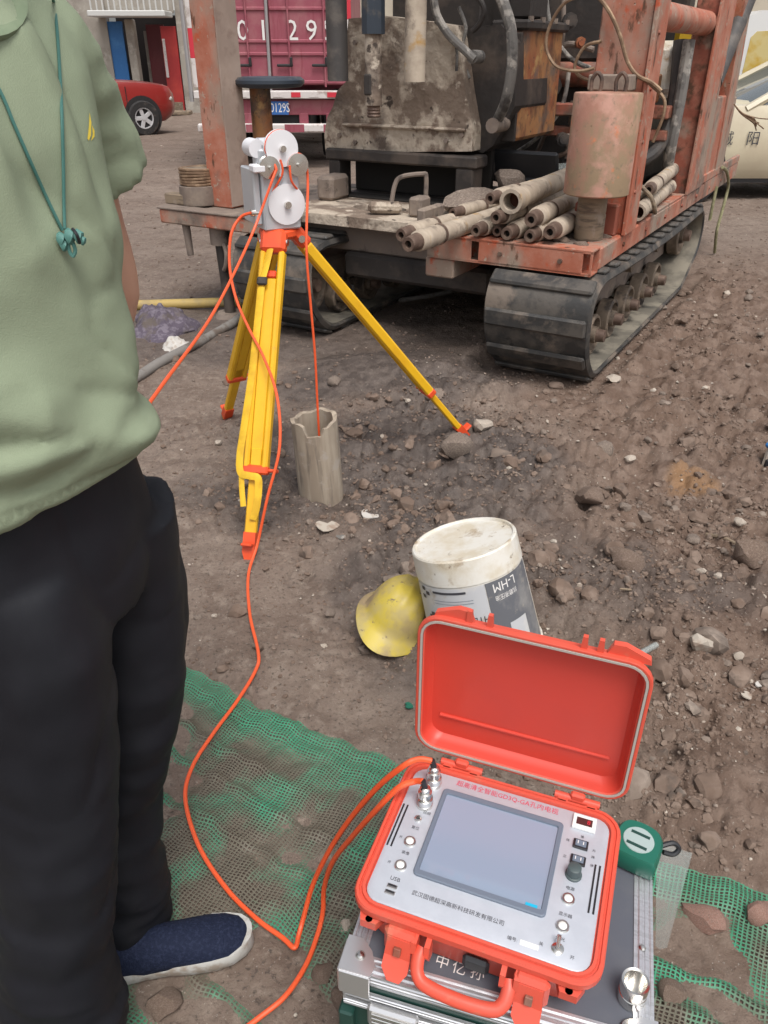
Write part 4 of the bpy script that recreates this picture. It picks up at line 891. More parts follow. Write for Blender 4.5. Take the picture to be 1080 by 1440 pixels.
# crawler tracks
lug_mesh = MB().box((0, 0, 0), (.54, .085, .026), .010).mesh('track_lug', M['rubber'])
def track(x0, x1, label_first=True):
    yc0, zc0, r0, yc1, zc1, r1 = .335, .268, .262, 2.40, .33, .19
    path = []
    path += [tuple(q) for q in spline([(.30, .005), (.19, .008), (.10, .035), (.015, .105), (-.05, .20), (-.078, .31), (-.07, .42), (-.015, .495), (.09, .528), (.2, .530)], 4)[4:]]      # front, bottom to top
    for k in range(1, 12): f = k/12; path.append((.2+(yc1-.2)*f, .53+(zc1+r1-.53)*f-.022*math.sin(PI*f)))
    for k in range(21): a = R(90-150*k/20); path.append((yc1+r1*math.cos(a), zc1+r1*math.sin(a)))
    e = path[-1]
    for k in range(1, 5): f = k/4; path.append((e[0]+(2.15-e[0])*f, e[1]+(.006-e[1])*f))
    for k in range(1, 12): f = k/12; path.append((2.15+(.30-2.15)*f, .006))
    P = np.array(path); n = len(P); T = np.roll(P, -1, 0)-np.roll(P, 1, 0); T /= np.linalg.norm(T, axis=1)[:, None]; N = np.stack([-T[:, 1], T[:, 0]], 1)   # outward for this winding
    cen = P.mean(0)
    if ((P-cen)*N).sum() < 0: N = -N
    Q = P-N*.034; xm = (x0+x1)/2; b = MB(); rings = []
    for j in range(n+1):
        p, q, m_ = P[j % n], Q[j % n], (P[j % n]*.3+Q[j % n]*.7)
        rings.append([(x0, *m_), (x0+.012, *p), (x0+.10, *(p+N[j % n]*.004)), (x1-.10, *(p+N[j % n]*.004)), (x1-.012, *p), (x1, *m_), (x1-.005, *q), (x0+.005, *q)])
    b.loft(rings, False, False)
    t = part(b, 'track_belt', M['rubber'], ang=40)
    b = MB(); b.loft([[(x0+.02, *(Q[j % n]-N[j % n]*.001)), (x1-.012, *(Q[j % n]-N[j % n]*.001)), (x1-.012, *(Q[j % n]-N[j % n]*.006)), (x0+.02, *(Q[j % n]-N[j % n]*.006))] for j in range(n+1)], False, False); part(b, 'belt_lining', M['rubber_in'], t)
    S = np.concatenate([[0], np.cumsum(np.linalg.norm(np.roll(P, -1, 0)-P, axis=1))]); L = S[-1]; nl = 31
    for i in range(nl):
        s = (i+.35)*L/nl; j = int(np.searchsorted(S, s)-1); f = (s-S[j])/(S[j+1]-S[j]); p = P[j]*(1-f)+P[(j+1) % n]*f; nn = N[j]*(1-f)+N[(j+1) % n]*f; nn /= np.linalg.norm(nn)
        o = link('track_lug', lug_mesh, t); ang = math.atan2(-nn[0], nn[1]); o.location = (xm, p[0]+nn[0]*.010, p[1]+nn[1]*.010); o.rotation_euler = (ang, 0, 0); o.scale = ((x1-x0-.03)/.54, 1, 1)
    fr = part(MB().box((xm-.03, 1.35, .27), (.20, 2.0, .17), .02), 'track_frame', M['rig_grey'], RIG)
    ys = (.12+.10, .46, .80, 1.13, 1.47, 1.8)
    for yy, rr, zz in [(.16, .175, .262)]+[(q, .104, .150) for q in (.42, .76, 1.10, 1.44, 1.78)]+[(2.40, .135, .33)]:
        wide = (x1-xm)-(.105 if rr < .15 else .16)
        b = MB(); b.lathe([(rr*.30, -.1), (rr*.30, wide-.085), (rr*.9, wide-.08), (rr, wide-.072), (rr*1.02, wide-.008), (rr*.96, wide), (rr*.86, wide), (rr*.80, wide-.028), (rr*.44, wide-.028), (rr*.42, wide+.012), (rr*.16, wide+.014)], 26, roty(PI/2), (xm, yy, zz)); rl = part(b, 'idler_wheel' if rr > .15 else 'track_roller', M['roller'])
        b = MB(); b.cyl((xm+wide+.012, yy, zz), (xm+wide+.055, yy, zz), min(.042, rr*.34), min(.036, rr*.3), 14); part(b, 'roller_hub', M['rod_pin'], rl)
    for yy in (.9, 1.5):
        part(MB().cyl((xm-.1, yy, .43), (xm+.2, yy, .43), .05, n=18), 'carrier_roller', M['roller'])
track(-.49, .052); track(-2.08, -1.53)
for yy in (.62, 1.9): rbox('track_axle', -1.6, -.4, yy, yy+.16, .22, .36, M['rig_dark'])

# ---- things standing or hanging on the rig
def on_rig(o): return setM(o, rotz(RIG_A), RIG_O)
def rigthing(name, loc, label, cat, group=None): return thing(name, wor(*loc), label, cat, RIG_A, group)
d = rigthing('hammer_weight', (-.10, .265, .862), 'weathered cylindrical drop weight set before the right mast post', 'weight')
b = MB(); b.lathe([(.0, 0), (.142, 0), (.150, .006), (.150, .414), (.146, .42), (.0, .425)], 40, None, None, False, False); b.build('drum_body', M['drum'], d)
for xx in (-.06, .05):
    b = MB(); b.tube(spline([(xx-.02, 0, .425), (xx-.022, 0, .47), (xx, 0, .495), (xx+.022, 0, .47), (xx+.02, 0, .425)], 5), .009, 8); b.build('lifting_eye', M['rod_pin'], d)
d = rigthing('round_block', (-.115, .285, .654), 'round muddy timber block under the drop weight', 'block')
b = MB(); b.lathe([(.066, 0), (.070, .01), (.070, .115), (.066, .12), (.0685, .125), (.0685, .2)], 22, None, None); b.build('log', M['wood'], d)
b = MB(); b.lathe([(.04, .2), (.071, .2), (.071, .207), (.04, .207)], 22); b.build('cap', M['rig_grey'], d)
# drill rods: body, box end, pin, bore
def rod(p0, yaw, pitch, L, r, label, style, group='drill rods heaped on the rig deck'):
    o = thing('drill_rod', wor(*p0), label, 'drill rod', 0, group)
    m_ = rotz(RIG_A)@rotz(yaw)@rotx(pitch)@frame((0, 0, 0), (0, 1, 0)); setM(o, m_, wor(*p0))
    b = MB()
    if style == 'open':
        b.lathe([(r*.70, .12), (r*.70, 0), (r, 0), (r*1.02, .10), (r*.93, .13), (r*.93, L-.1), (r, L-.08), (r, L), (.0, L)], 22, None, None, False, False); b.build('tube', M['rod'], o)
        b = MB(); b.cyl((0, 0, .10), (0, 0, .125), r*.70, n=20); b.build('bore', M['rust_bore'], o)
    else:
        b.lathe([(r*.72, .075), (r*.97, .085), (r*1.0, .10), (r*1.0, .24), (r*.90, .27), (r*.90, L-.2), (r*.98, L-.17), (r*.98, L), (0, L)], 22, None, None, False, False); b.build('tube', M['rod'], o)
        b = MB(); b.lathe([(r*.36, .05), (r*.36, 0), (r*.66, 0), (r*.70, .004), (r*.82, .08), (r*.72, .10)], 20, None, None, False, False); b.build('pin_end', M['rod_pin'], o)
        b = MB(); b.cyl((0, 0, .03), (0, 0, .05), r*.37, n=16); b.build('bore', M['hole'], o)
        b = MB(); b.lathe([(r*.98, .27), (r*1.03, .275), (r*1.03, .285), (r*.98, .29)], 22, None, None, False, False); b.build('wear_band', M['rod_pin'], o)
rods = [(-.700, -.47, .700, 3, 1.2, .047, 'dusty long drill rod reaching furthest out over the front beam', 'pin'),
        (-.815, -.33, .705, 6, 1.2, .043, 'dusty long drill rod lying alongside the furthest reaching one', 'pin'),
        (-.572, -.03, .70, 0, 1.3, .040, 'drill rod with dark pin end resting on the deck right of the two long rods', 'pin'),
        (-.478, -.02, .765, 2, 1.3, .042, 'drill rod with dark pin end just below the wide open tube', 'pin'),
        (-.425, .02, .835, -3, 1.2, .055, 'wide open ended tube on top of the rod heap with rusty bore', 'open'),
        (-.315, .01, .765, -2, 1.1, .046, 'drill rod with ochre patch right of the wide open tube', 'pin'),
        (-.425, .0, .695, 1, 1.3, .043, 'drill rod at the bottom middle of the heap', 'pin'),
        (-.225, .03, .715, -1, .9, .046, 'yellowish drill rod at the right end of the heap by the round block', 'pin'),
        (-.31, -.0, .695, 0, 1.0, .041, 'drill rod at the bottom right of the heap', 'pin'),
        (-.53, .02, .84, 4, 1.2, .038, 'thin drill rod end behind the wide open tube', 'pin'),
        (-.76, .10, .745, 8, 1.1, .033, 'thin grey drill rod on the left of the heap by the handle tool', 'pin'),
        (-.50, .06, .69, -2, 1.2, .036, 'drill rod half hidden beneath the heap', 'pin')]
for x, y, z, yw, L, r, lab, st in rods: rod((x, y, z), R(-yw), 0, L, r, lab, st)
for x, y, z, yw, L, r, lab, st in [(-.012, .78, .713, 4, 1.05, .043, 'dark open ended drill rod at the front of the side heap', 'open'), (-.10, .76, .735, 2, 1.15, .045, 'grey drill rod with ochre end tied in the side heap', 'pin'), (-.02, .98, .80, 5, .98, .040, 'pale drill rod on top of the side heap', 'pin'), (-.17, .80, .70, 1, 1.2, .043, 'drill rod innermost in the side heap', 'pin')]:
    rod((x, y, z), R(yw), 0, L, r, lab, st, 'drill rods tied on the side of the deck')
b = MB(); b.tube(spline([wor(-.05, .86, .84), wor(.02, .88, .78), wor(.045, .9, .72), wor(.03, 1.0, .685), wor(-.02, 1.2, .69)], 6), .011, 8); tag(b.build('tie_rope', M['wood'], rebase=True), 'tan rag rope tying the rods on the side of the deck', 'rope')
# small things on the deck
t = rigthing('cable_pot', (-2.525, .20, .64), 'squat steel pot topped with coiled wire on the left platform', 'pot')
b = MB(); b.lathe([(.0, 0), (.112, 0), (.115, .01), (.115, .105), (.1, .108), (0, .11)], 28, None, None, False, False); b.build('pot', M['rig_grey'], t)
for k in range(6):
    b = MB(); pts = [(.098*math.cos(a)+.002*math.sin(3*a+k), .098*math.sin(a), .118+.016*k+.003*math.sin(2*a+k)) for a in np.linspace(0, 2*PI, 29)]; b.tube(pts, .0095, 7); b.build('wire_turn', M['wire'], t)
b = MB(); b.cyl((0, 0, .108), (0, 0, .20), .085, n=20); b.build('spool', M['wood'], t)
t = rigthing('wood_block', (-2.66, .13, .64), 'small dark wooden block beside the wire pot', 'block'); b = MB(); b.box((.03, 0, .03), (.16, .08, .06), .006); b.build('block', M['wood'], t)
t = rigthing('lever_tool', (-1.20, .42, .662), 'bent handle tool lying at the right of the rod table', 'tool')
b = MB(); b.box((-.09, -.08, .035), (.19, .07, .06), .02, rotz(.5)); b.build('tool_head', M['rig_mud'], t)
b = MB(); b.tube(spline([(-.06, -.06, .06), (-.05, -.04, .15), (-.02, -.02, .19), (.08, .03, .205), (.10, .04, .19), (.10, .04, .06)], 5), .013, 8); b.build('tool_handle', M['rig_grey'], t)
b = MB(); b.box((.10, -.03, .05), (.08, .12, .10), .012); b.build('tool_foot', M['rig_grey'], t)
t = rigthing('muddy_stone_block', (-.93, .55, .66), 'muddy broken block behind the left end of the rod heap', 'block')
o = link('lump', ROCKS[2], t); o.scale = (.12, .28, .07); o.location = (.02, .1, .06); o2 = link('lump', ROCKS[3], t); o2.scale = (.11, .10, .075); o2.location = (.1, .45, .12)
t = rigthing('tool_case', (-.72, 1.25, .655), 'black open tool case behind the rod heap', 'tool case')
b = MB(); b.box((0, 0, .08), (.42, .34, .15), .02); b.box((-.05, -.16, .20), (.40, .03, .20), .012, rotx(.35)); b.build('shell', M['black'], t)
b = MB(); b.box((.18, .05, .19), (.34, .26, .03), .008, roty(-.12)@rotx(.08)); b.build('plastic_sheet', M['bag'], t)
# wire sling draped over the right post
for nm, pix, yy, r_ in (('wire_sling', [(842, -6), (800, 0), (776, 30), (768, 65), (782, 93), (812, 100), (836, 96)], .42, .0075), ('wire_sling', [(846, 58), (822, 66), (808, 96), (826, 112), (868, 113), (898, 108), (918, 122), (934, 140), (932, 165), (918, 200)], .435, .0075), ('wire_sling', [(842, -4), (858, 18), (872, 50), (882, 85), (896, 106), (916, 116), (930, 128)], .43, .009)):
    pts = [wor(*LY(px, py, yy-.035*(px > 890)*0)) for px, py in pix]; b = MB(); b.tube(spline(pts, 6), r_, 7)
    lab = {0: 'rusty wire rope looping left of the right mast post', 1: 'rusty wire rope looping above the drop weight', 2: 'thick wire rope running down the face of the right mast post'}[0 if yy == .42 else (1 if yy == .435 else 2)]
    tag(b.build(nm, M['wire'], rebase=True), lab, 'wire rope', 'wire ropes on the right mast post')
for i_, (pix, lab) in enumerate(((( (1008, 262), (1003, 285), (998, 310)), 'short green rope end hanging at the rear corner of the deck'), (((1016, 235), (1022, 242), (1024, 262), (1016, 295), (1008, 325), (1005, 355)), 'long green rope end hanging at the rear corner of the deck'))):
    pts = [wor(*LX(px, py, .03)) for px, py in pix]; b = MB(); b.tube(spline(pts, 6), .012, 8); tag(b.build('rope_end', M['strap_rope'], rebase=True), lab, 'rope', 'rope ends at the rear corner')
fr = thing('frayed_rope', wor(.03, 2.95, 1.13), 'frayed brown rope sticking out from the rear post', 'rope')
for k_ in range(7):
    e_ = [random.uniform(-.03, .03) for _ in range(3)]; q0 = wor(.03, 2.95, 1.13); b = MB(); b.tube(spline([wor(.03, 2.95, 1.13)-q0, wor(.09, 3.0, 1.07)-q0+V(*e_)*.15, wor(.17, 3.08, 1.03)-q0+V(*e_)*.6, wor(.22+e_[0], 3.18, 1.0+e_[1])-q0+V(*e_)*1.2], 5), .0042, 6); b.build('rope_strand', M['wire'], fr)

# ------------------------------------------------------------------ tripod with the cable winch
TOP = V(-.345, 2.66, .937)
def tripod():
    t = thing('tripod', (TOP[0], TOP[1], 0), 'yellow and orange surveying tripod standing on the mud', 'tripod')
    o3 = V(TOP[0], TOP[1], 0); loc = lambda p: np.asarray(p, float)-o3
    b = MB(); b.lathe([(0, .905), (.052, .905), (.062, .915), (.062, .930), (.056, .936), (0, .937)], 28, None, None, False, False); hd = b.build('head_plate', M['tri_orange'], t)
    feet = [gp(350, 785), gp(657, 616), gp(318, 588)]
    for i, f in enumerate(feet):
        f = loc(f); d = V(f[0], f[1], 0); d /= np.linalg.norm(d); side = V(-d[1], d[0], 0)
        hip = d*.062+V(0, 0, .902); ax = f-hip; L = np.linalg.norm(ax); ax /= L; nrm = np.cross(side, ax); Fm = np.stack([side, nrm, ax], 1)   # x across, y out of the leg's plane, z down the leg
        b = MB()
        if i == 1:   # the right leg is seen on its edge as a round tube
            pass
        mid = L*.70
        for sg in (-1, 1):
            b = MB(); b.box((sg*.0305, 0, .03+mid/2), (.021, .036, mid), .006, None); b.v = [tuple(Fm@V(*p)+hip) for p in b.v]; lg = b.build('rail', M['tri_yellow'], t)
        b = MB(); b.box((0, .001, .11+(mid-.09)/2), (.0385, .022, mid-.11), .002); b.v = [tuple(Fm@V(*p)+hip) for p in b.v]; b.build('centre_board', M['tri_yellow'], t)
        b = MB(); b.box((0, 0, .105), (.034, .02, .022), .003); b.v = [tuple(Fm@V(*p)+hip) for p in b.v]; b.build('leg_bridge', M['tri_orange'], t)
        b = MB(); b.box((0, -.004, .0), (.084, .045, .075), .012); b.v = [tuple(Fm@V(*p)+hip) for p in b.v]; hg = b.build('hip_bracket', M['tri_orange'], t)
        b = MB(); b.cyl((-.046, 0, .0), (.046, 0, .0), .012, n=12); b.v = [tuple(Fm@V(*p)+hip) for p in b.v]; b.build('hip_bolt', M['chrome'], hg)
        b = MB(); b.box((0, 0, mid+.02), (.086, .038, .03), .006); b.v = [tuple(Fm@V(*p)+hip) for p in b.v]; cl = b.build('leg_clamp', M['tri_orange'], t)
        sg = 1 if i != 2 else -1
        b = MB(); b.cyl((sg*.04, 0, mid+.02), (sg*.06, 0, mid+.02), .006, n=10); b.box((sg*.066, 0, mid+.02), (.012, .036, .014), .004); b.v = [tuple(Fm@V(*p)+hip) for p in b.v]; b.build('clamp_screw', M['tri_orange'], cl)
        b = MB(); b.box((0, 0, (mid+L-.06)/2), (.0385, .024, L-.06-mid+.1), .004); b.v = [tuple(Fm@V(*p)+hip) for p in b.v]; b.build('lower_leg', M['tri_yellow'], t)
        b = MB(); b.loft([[(-.020, -.016, L-.085), (.020, -.016, L-.085), (.020, .016, L-.085), (-.020, .016, L-.085)], [(-.020, -.016, L-.02), (.020, -.016, L-.02), (.020, .016, L-.02), (-.020, .016, L-.02)], [(-.006, -.005, L+.03), (.006, -.005, L+.03), (.006, .005, L+.03), (-.006, .005, L+.03)]]); b.box((.0, -.028, L-.045), (.036, .035, .010), .003); b.v = [tuple(Fm@V(*p)+hip) for p in b.v]; b.build('foot', M['tri_orange'], t)
        if i == 0:   # carrying strap hanging along the front leg
            out = -1 if (Fm@V(0, -1, 0))[1] < 0 else 1
            y = -.020*1.0 if (Fm@V(0, -1, 0))@V(0, -1, 0) > 0 else .020
            pts = [(-.004, y, .02), (-.012, y*1.2, .08), (-.021, y*1.35, .13)]
            b = MB(); b.tube(spline([Fm@V(*p)+hip for p in pts], 6), .0115, 6, .003); st = b.build('strap', M['tri_yellow_b'], t)
            b = MB(); b.box((-.021, y*1.4, .135), (.034, .012, .026), .004); b.v = [tuple(Fm@V(*p)+hip) for p in b.v]; b.build('buckle', M['rig_dark'], st)
            sx_ = -1
            pts = [(-.024, y*1.1, .15), (-.032, y*1.1, .42), (-.044, y*1.1, .60), (-.050, y*1.15, .70), (-.042, y*1.25, .752), (-.012, y*1.45, .760), (.016, y*1.4, .765), (.021, y*1.2, .80), (.018, y*1.1, .86), (.008, y*1.0, .90)]
            b = MB(); b.tube(spline([Fm@V(*p)+hip for p in pts], 7), .012, 6, .0022); b.build('strap', M['tri_yellow_b'], t)
            pts = [(-.040, y*1.1, .755), (-.036, y*1.0, .80), (-.026, y*1.0, .86)]
            b = MB(); b.tube(spline([Fm@V(*p)+hip for p in pts], 6), .009, 6, .003); b.build('strap', M['tri_yellow_b'], t)
tripod()
# winch: built in a frame whose x runs along the pulleys' face
WA = R(27.0); WO = V(-.345, 2.66, .938)
WN = thing('cable_winch', WO, 'pale grey cable winch with white pulleys mounted on the tripod', 'winch', WA)
def wpx(px, py, y=-.055):             # a pixel on the winch's face, in its own frame
    r = _ray(px, py); n = V(-math.sin(WA), math.cos(WA), 0); ex = V(math.cos(WA), math.sin(WA), 0); c0 = V(0, 0, CAM_H)-WO
    tt = (y-c0@n)/(r@n); p = c0+r*tt; return V(p@ex, y, p[2])
def ww(p): return WO+rotz(WA)@V(*p)
a = wpx(373, 322); c_ = wpx(424, 318); top = wpx(395, 245)
bx0, bx1 = a[0], c_[0]
b = MB(); b.box(((bx0+bx1)/2, .0, .0925), (bx1-bx0, .11, .185), .005); b.build('housing', M['winch'], WN)
b = MB(); b.box((bx0-.012, .02, .100), (.022, .12, .165), .004); b.build('side_cover', M['winch'], WN)
b = MB(); b.box((bx0+.055, .02, .205), (.10, .05, .07), .012); b.box((bx0+.050, .03, .240), (.085, .06, .045), .018); b.build('pulley_bracket', M['winch'], WN)
b = MB(); b.cyl((bx0+.012, .0, .235), (bx0+.012, .07, .235), .027, n=20); b.build('motor_end', M['pulley'], WN)
def pulley(px, py, rpx, name, mt, y=-.065, groove=True):
    p = wpx(px, py, y); zz = (ww(p)-V(0, 0, CAM_H))@V(0, _c, -_s); r = rpx*zz/FPX
    b = MB(); Rm = rotx(PI/2)
    b.lathe([(0, 0), (r, 0), (r, .006), (r*.88, .010), (r*.88, .016), (r, .020), (r, .026), (0, .028)], 36, Rm, p+V(0, .028, 0), False, False)
    o = b.build(name, mt, WN); b = MB(); b.cyl(p+V(0, .02, 0), p+V(0, -.012, 0), r*.18, n=12); b.build('axle', M['chrome'], o)
    return p, r
P1, r1 = pulley(397, 209, 24, 'pulley', M['pulley']); P2, r2 = pulley(404, 288, 27, 'pulley', M['pulley'])
P3, r3 = pulley(420, 232, 15, 'guide_pulley', M['chrome'], -.075); P4, r4 = pulley(380, 236, 15, 'guide_pulley', M['chrome'], -.075)
b = MB(); p = wpx(362, 236, -.04); b.box(p+V(-.004, -.01, 0), (.04, .05, .022), .004); b.build('clamp_arm', M['pulley'], WN)
b = MB(); p = wpx(393, 238, -.06); b.box(p, (.02, .02, .05), .006); b.build('pulley_arm', M['winch'], WN)
p = wpx(356, 300, -.03); b = MB(); b.cyl(p+V(.02, 0, 0), p+V(-.008, 0, .002), .011, n=14); cn = b.build('connector', M['chrome'], WN); CONN = ww(p+V(-.006, 0, .002))
def cable_seg(name, pts, label, r=.0042, k=10, group='orange signal cables'):
    b = MB(); b.tube(spline(pts, k), r, 8); return tag(b.build(name, M['cable'], rebase=True), label, 'cable', group)
# cable over the pulleys
yb = -.050
def arc(c, r, a0, a1, n=7): return [ww(V(c[0]+r*math.cos(R(a0+(a1-a0)*i/n)), c[1]+.015, c[2]+r*math.sin(R(a0+(a1-a0)*i/n)))) for i in range(n+1)]
hole_top = V(-.235, 2.548, .33)
pts = [PY(232, 536, 1.55), PY(300, 432, 2.1), ww(P4+V(.0, .013, -.06))]+arc(P4, r4*.9, 300, 360, 3)[:1]+[ww(P4+V(.004, .015, .0))]
cable_seg('signal_cable', [PY(40, 690, 1.12), PY(120, 650, 1.20), PY(190, 590, 1.36), PY(232, 536, 1.55), PY(300, 440, 2.08), PY(352, 335, 2.48), ww(P4+V(.003, -.008, -.03)), ww(P4+V(.018, .0, .0)), ww(P1+V(-r1*.9, .014, -.01))]+arc(P1, r1*.93, 170, 60, 6), 'orange cable running from behind the man up to the left guide pulley', k=8)
cable_seg('signal_cable', [ww(P1+V(-.01, -.004, -.03)), ww(P2+V(-r2*.2, -.004, r2*1.5))]+arc(P2, r2*.93, 150, 270, 6), 'short orange cable wrapped round the lower white pulley', r=.0036)
cable_seg('signal_cable', arc(P3, r3*.92, 190, 0, 8)+[ww(P3+V(r3*.95, .01, -.06)), PY(431, 350, 2.56), PY(437, 430, 2.55), PY(443, 500, 2.549), hole_top, hole_top+V(.001, .0, -.25)], 'orange cable hanging from the winch straight into the casing pipe', k=8)
cable_seg('signal_cable', [ww(P3+V(-r3*.9, .0, .0)), ww(P3+V(-r3*.8, .0, -.045)), ww(P2+V(r2*.75, .01, r2*.6))], 'short orange cable between the right pulleys of the winch', r=.0036)

# casing pipe: a broken mouth standing in the wet mud, with a second shell inside
def casing():
    p = gp(448, 692); t = thing('casing_pipe', (-.236, 2.55, gzf(-.236, 2.55)), 'short mud coated casing pipe standing out of the borehole', 'pipe')
    n = 40; zt = lambda a: .312+.006*math.sin(a*2+.5)+.004*math.sin(7*a)+(-.034 if math.sin(a) < -.35 and math.cos(a) < .2 and math.cos(a) > -.55 else 0)
    ro, ri = .083, .068; rings = []
    for z0 in (-.12, .05, .15, .25, 1): rings.append([((ro+.0015*math.sin(9*a+z0*7))*math.cos(a), ro*math.sin(a), zt(a) if z0 == 1 else z0-.01) for a in np.linspace(0, 2*PI, n, False)])
    for z0 in (1, .1, -.1): rings.append([(ri*math.cos(a), ri*math.sin(a), zt(a)-.002 if z0 == 1 else z0) for a in np.linspace(0, 2*PI, n, False)])
    b = MB(); b.loft(rings, False, False); b.build('outer_pipe', M['casing'], t, ang=40)
    b = MB(); b.lathe([(.0, .02), (.064, .021)], 24, None, None, False, False); b.build('bore_disc', M['hole'], t)  # near-black disc closing the pipe
    t.rotation_euler = (R(1.5), R(-3), R(12))
casing()

# ------------------------------------------------------------------ aluminium case and the orange instrument case on it
HT = .355
AY = R(-16.0); AC = thing('metal_case', (-.057, .590, 0), 'dark green flight case with bright aluminium edges lying on the net', 'case', AY)
AW, AD = .406, .326; gz0 = -.0
b = MB(); b.box((AW/2, AD/2, HT-.004), (AW-.03, AD-.03, .006), .001); b.build('lid_board', M['case_top'], AC)
b = MB(); b.box((AW/2, AD/2, .17), (AW-.012, AD-.012, .30), .002); b.build('shell', M['case_green'], AC)
b = MB(); b.box((AW/2, AD/2, HT-.030), (AW-.010, AD-.010, .044), .002); b.build('lid_side', M['case_green'], AC)
def ribbed(p0, p1, wv, up, name='edge_trim'):
    """aluminium edge profile: flat with three fine ribs"""
    p0, p1 = V(*p0), V(*p1); ax = (p1-p0)/np.linalg.norm(p1-p0); up = V(*up); sd = np.cross(up, ax)
    prof = [(-.5, 0), (-.5, .0028), (-.36, .0028), (-.30, .0016), (-.22, .0036), (-.08, .0036), (-.03, .002), (.03, .002), (.08, .0036), (.22, .0036), (.30, .0016), (.36, .0028), (.5, .0028), (.5, 0)]
    b = MB(); b.loft([[q+sd*(u*wv)+up*h for u, h in prof] for q in (p0, p1)]); return b.build(name, M['alu'], AC, ang=20)
e = .013; zt = HT-.0015
ribbed((0, e, zt), (AW, e, zt), .026, (0, 0, 1)); ribbed((0, AD-e, zt), (AW, AD-e, zt), .026, (0, 0, 1))
ribbed((e, .027, zt-.0004), (e, AD-.027, zt-.0004), .026, (0, 0, 1)); ribbed((AW-e, .027, zt-.0004), (AW-e, AD-.027, zt-.0004), .026, (0, 0, 1))
ribbed((0, 0.003, HT-.012), (AW, 0.003, HT-.012), .024, (0, -1, 0)); ribbed((0, .003, .300), (AW, .003, .300), .020, (0, -1, 0)); ribbed((0, .003, .276), (AW, .003, .276), .016, (0, -1, 0))
ribbed((0.003, AD, HT-.012), (.003, 0, HT-.012), .024, (-1, 0, 0)); ribbed((.003, AD, .290), (.003, 0, .290), .03, (-1, 0, 0))
ribbed((AW-.003, 0, HT-.012), (AW-.003, AD, HT-.012), .024, (1, 0, 0)); ribbed((AW-.003, 0, .290), (AW-.003, AD, .290), .03, (1, 0, 0))
for x, y in ((.004, .004), (AW-.004, .004), (AW-.004, AD-.004), (.004, AD-.004)):
    b = MB(); b.box((x, y, .13), (.022, .022, .25), .003); b.build('corner_post', M['alu'] if x > .1 else M['case_green'], AC)
for x, y, sx_, sy_ in ((0, 0, 1, 1), (AW, 0, -1, 1), (AW, AD, -1, -1), (0, AD, 1, -1)):
    b = MB(); pl = [(-.004, -.004), (.040, -.004), (.044, .010), (.034, .030), (.018, .044), (-.004, .044)]
    b.prism([(x+sx_*u, y+sy_*v) for u, v in pl], .0035, None, (0, 0, HT+.0025)); cc = b.build('corner_cap', M['alu_cap'], AC)
    b = MB(); b.box((x+sx_*.018, y-sy_*.0045, HT-.022), (.044, .003, .05), .001); b.box((x-sx_*.0045, y+sy_*.018, HT-.022), (.003, .044, .05), .001); b.build('cap_side', M['alu_cap'], cc)
    b = MB(); b.lathe([(0, .0045), (.004, .004), (.0065, .0015), (.007, 0)], 14, None, (x+sx_*.020, y+sy_*.020, HT+.006), False, False); b.build('rivet', M['chrome'], cc)
lt = MB(); lt.box((.075, -.010, .283), (.072, .012, .046), .004); lo_ = lt.build('latch', M['alu_cap'], AC)
for k in range(4): b = MB(); b.box((.075, -.0175, .268+.010*k), (.058, .004, .005), .001); b.build('latch_rib', M['chrome'], lo_)
lt = MB(); lt.box((.325, -.010, .283), (.072, .012, .046), .004); lo2 = lt.build('latch', M['alu_cap'], AC)
b = MB(); b.lathe([(0, .003), (.003, .0025), (.005, 0)], 12, None, (AW-.015, .14, HT+.0025), False, False); b.build('rivet', M['chrome'], AC)
for ch_, x_ in (('甲', .103), ('中', .129), ('亿', .153), ('孙', .178)): lettering(ch_, .020, M['white_ink'], AC, rotz(R(-3)), (x_, .0445-.002*(x_ > .14), HT+.0003))

CY = R(-20.5); IC = thing('instrument_case', (.154, .698, HT+.0035), 'orange instrument case standing open with its screen panel showing', 'instrument case', CY)
CW, CD, CH = .335, .272, .085
def ring(w_, d_, r, z, n=5, oy=0.0): return [(x, y+oy, z) for x, y in rrect(w_, d_, r, n)]
b = MB(); b.loft([ring(CW-.050, CD-.045, .03, .0), ring(CW-.044, CD-.040, .032, .004), ring(CW-.024, CD-.022, .032, .062), ring(CW-.010, CD-.010, .034, .066), ring(CW, CD, .036, .069), ring(CW, CD, .036, .079), ring(CW-.004, CD-.004, .034, .082), ring(CW-.011, CD-.011, .032, .082), ring(CW-.013, CD-.013, .031, .0795), ring(CW-.017, CD-.017, .030, .0795), ring(CW-.019, CD-.019, .029, .0835), ring(CW-.027, CD-.027, .026, .0835), ring(CW-.030, CD-.030, .025, .0775)], True, True)
b.build('base', M['orange'], IC, ang=28)
b = MB(); b.loft([ring(CW-.033, CD-.033, .021, .0776, 5), ring(CW-.033, CD-.033, .021, .0796, 5), ring(CW-.036, CD-.036, .020, .0803, 5)], False, True); PN = b.build('panel', M['panel'], IC, ang=40)
ZP = .0803; SXC, SYC, SWW, SHH = -.006, .013, .185, .156
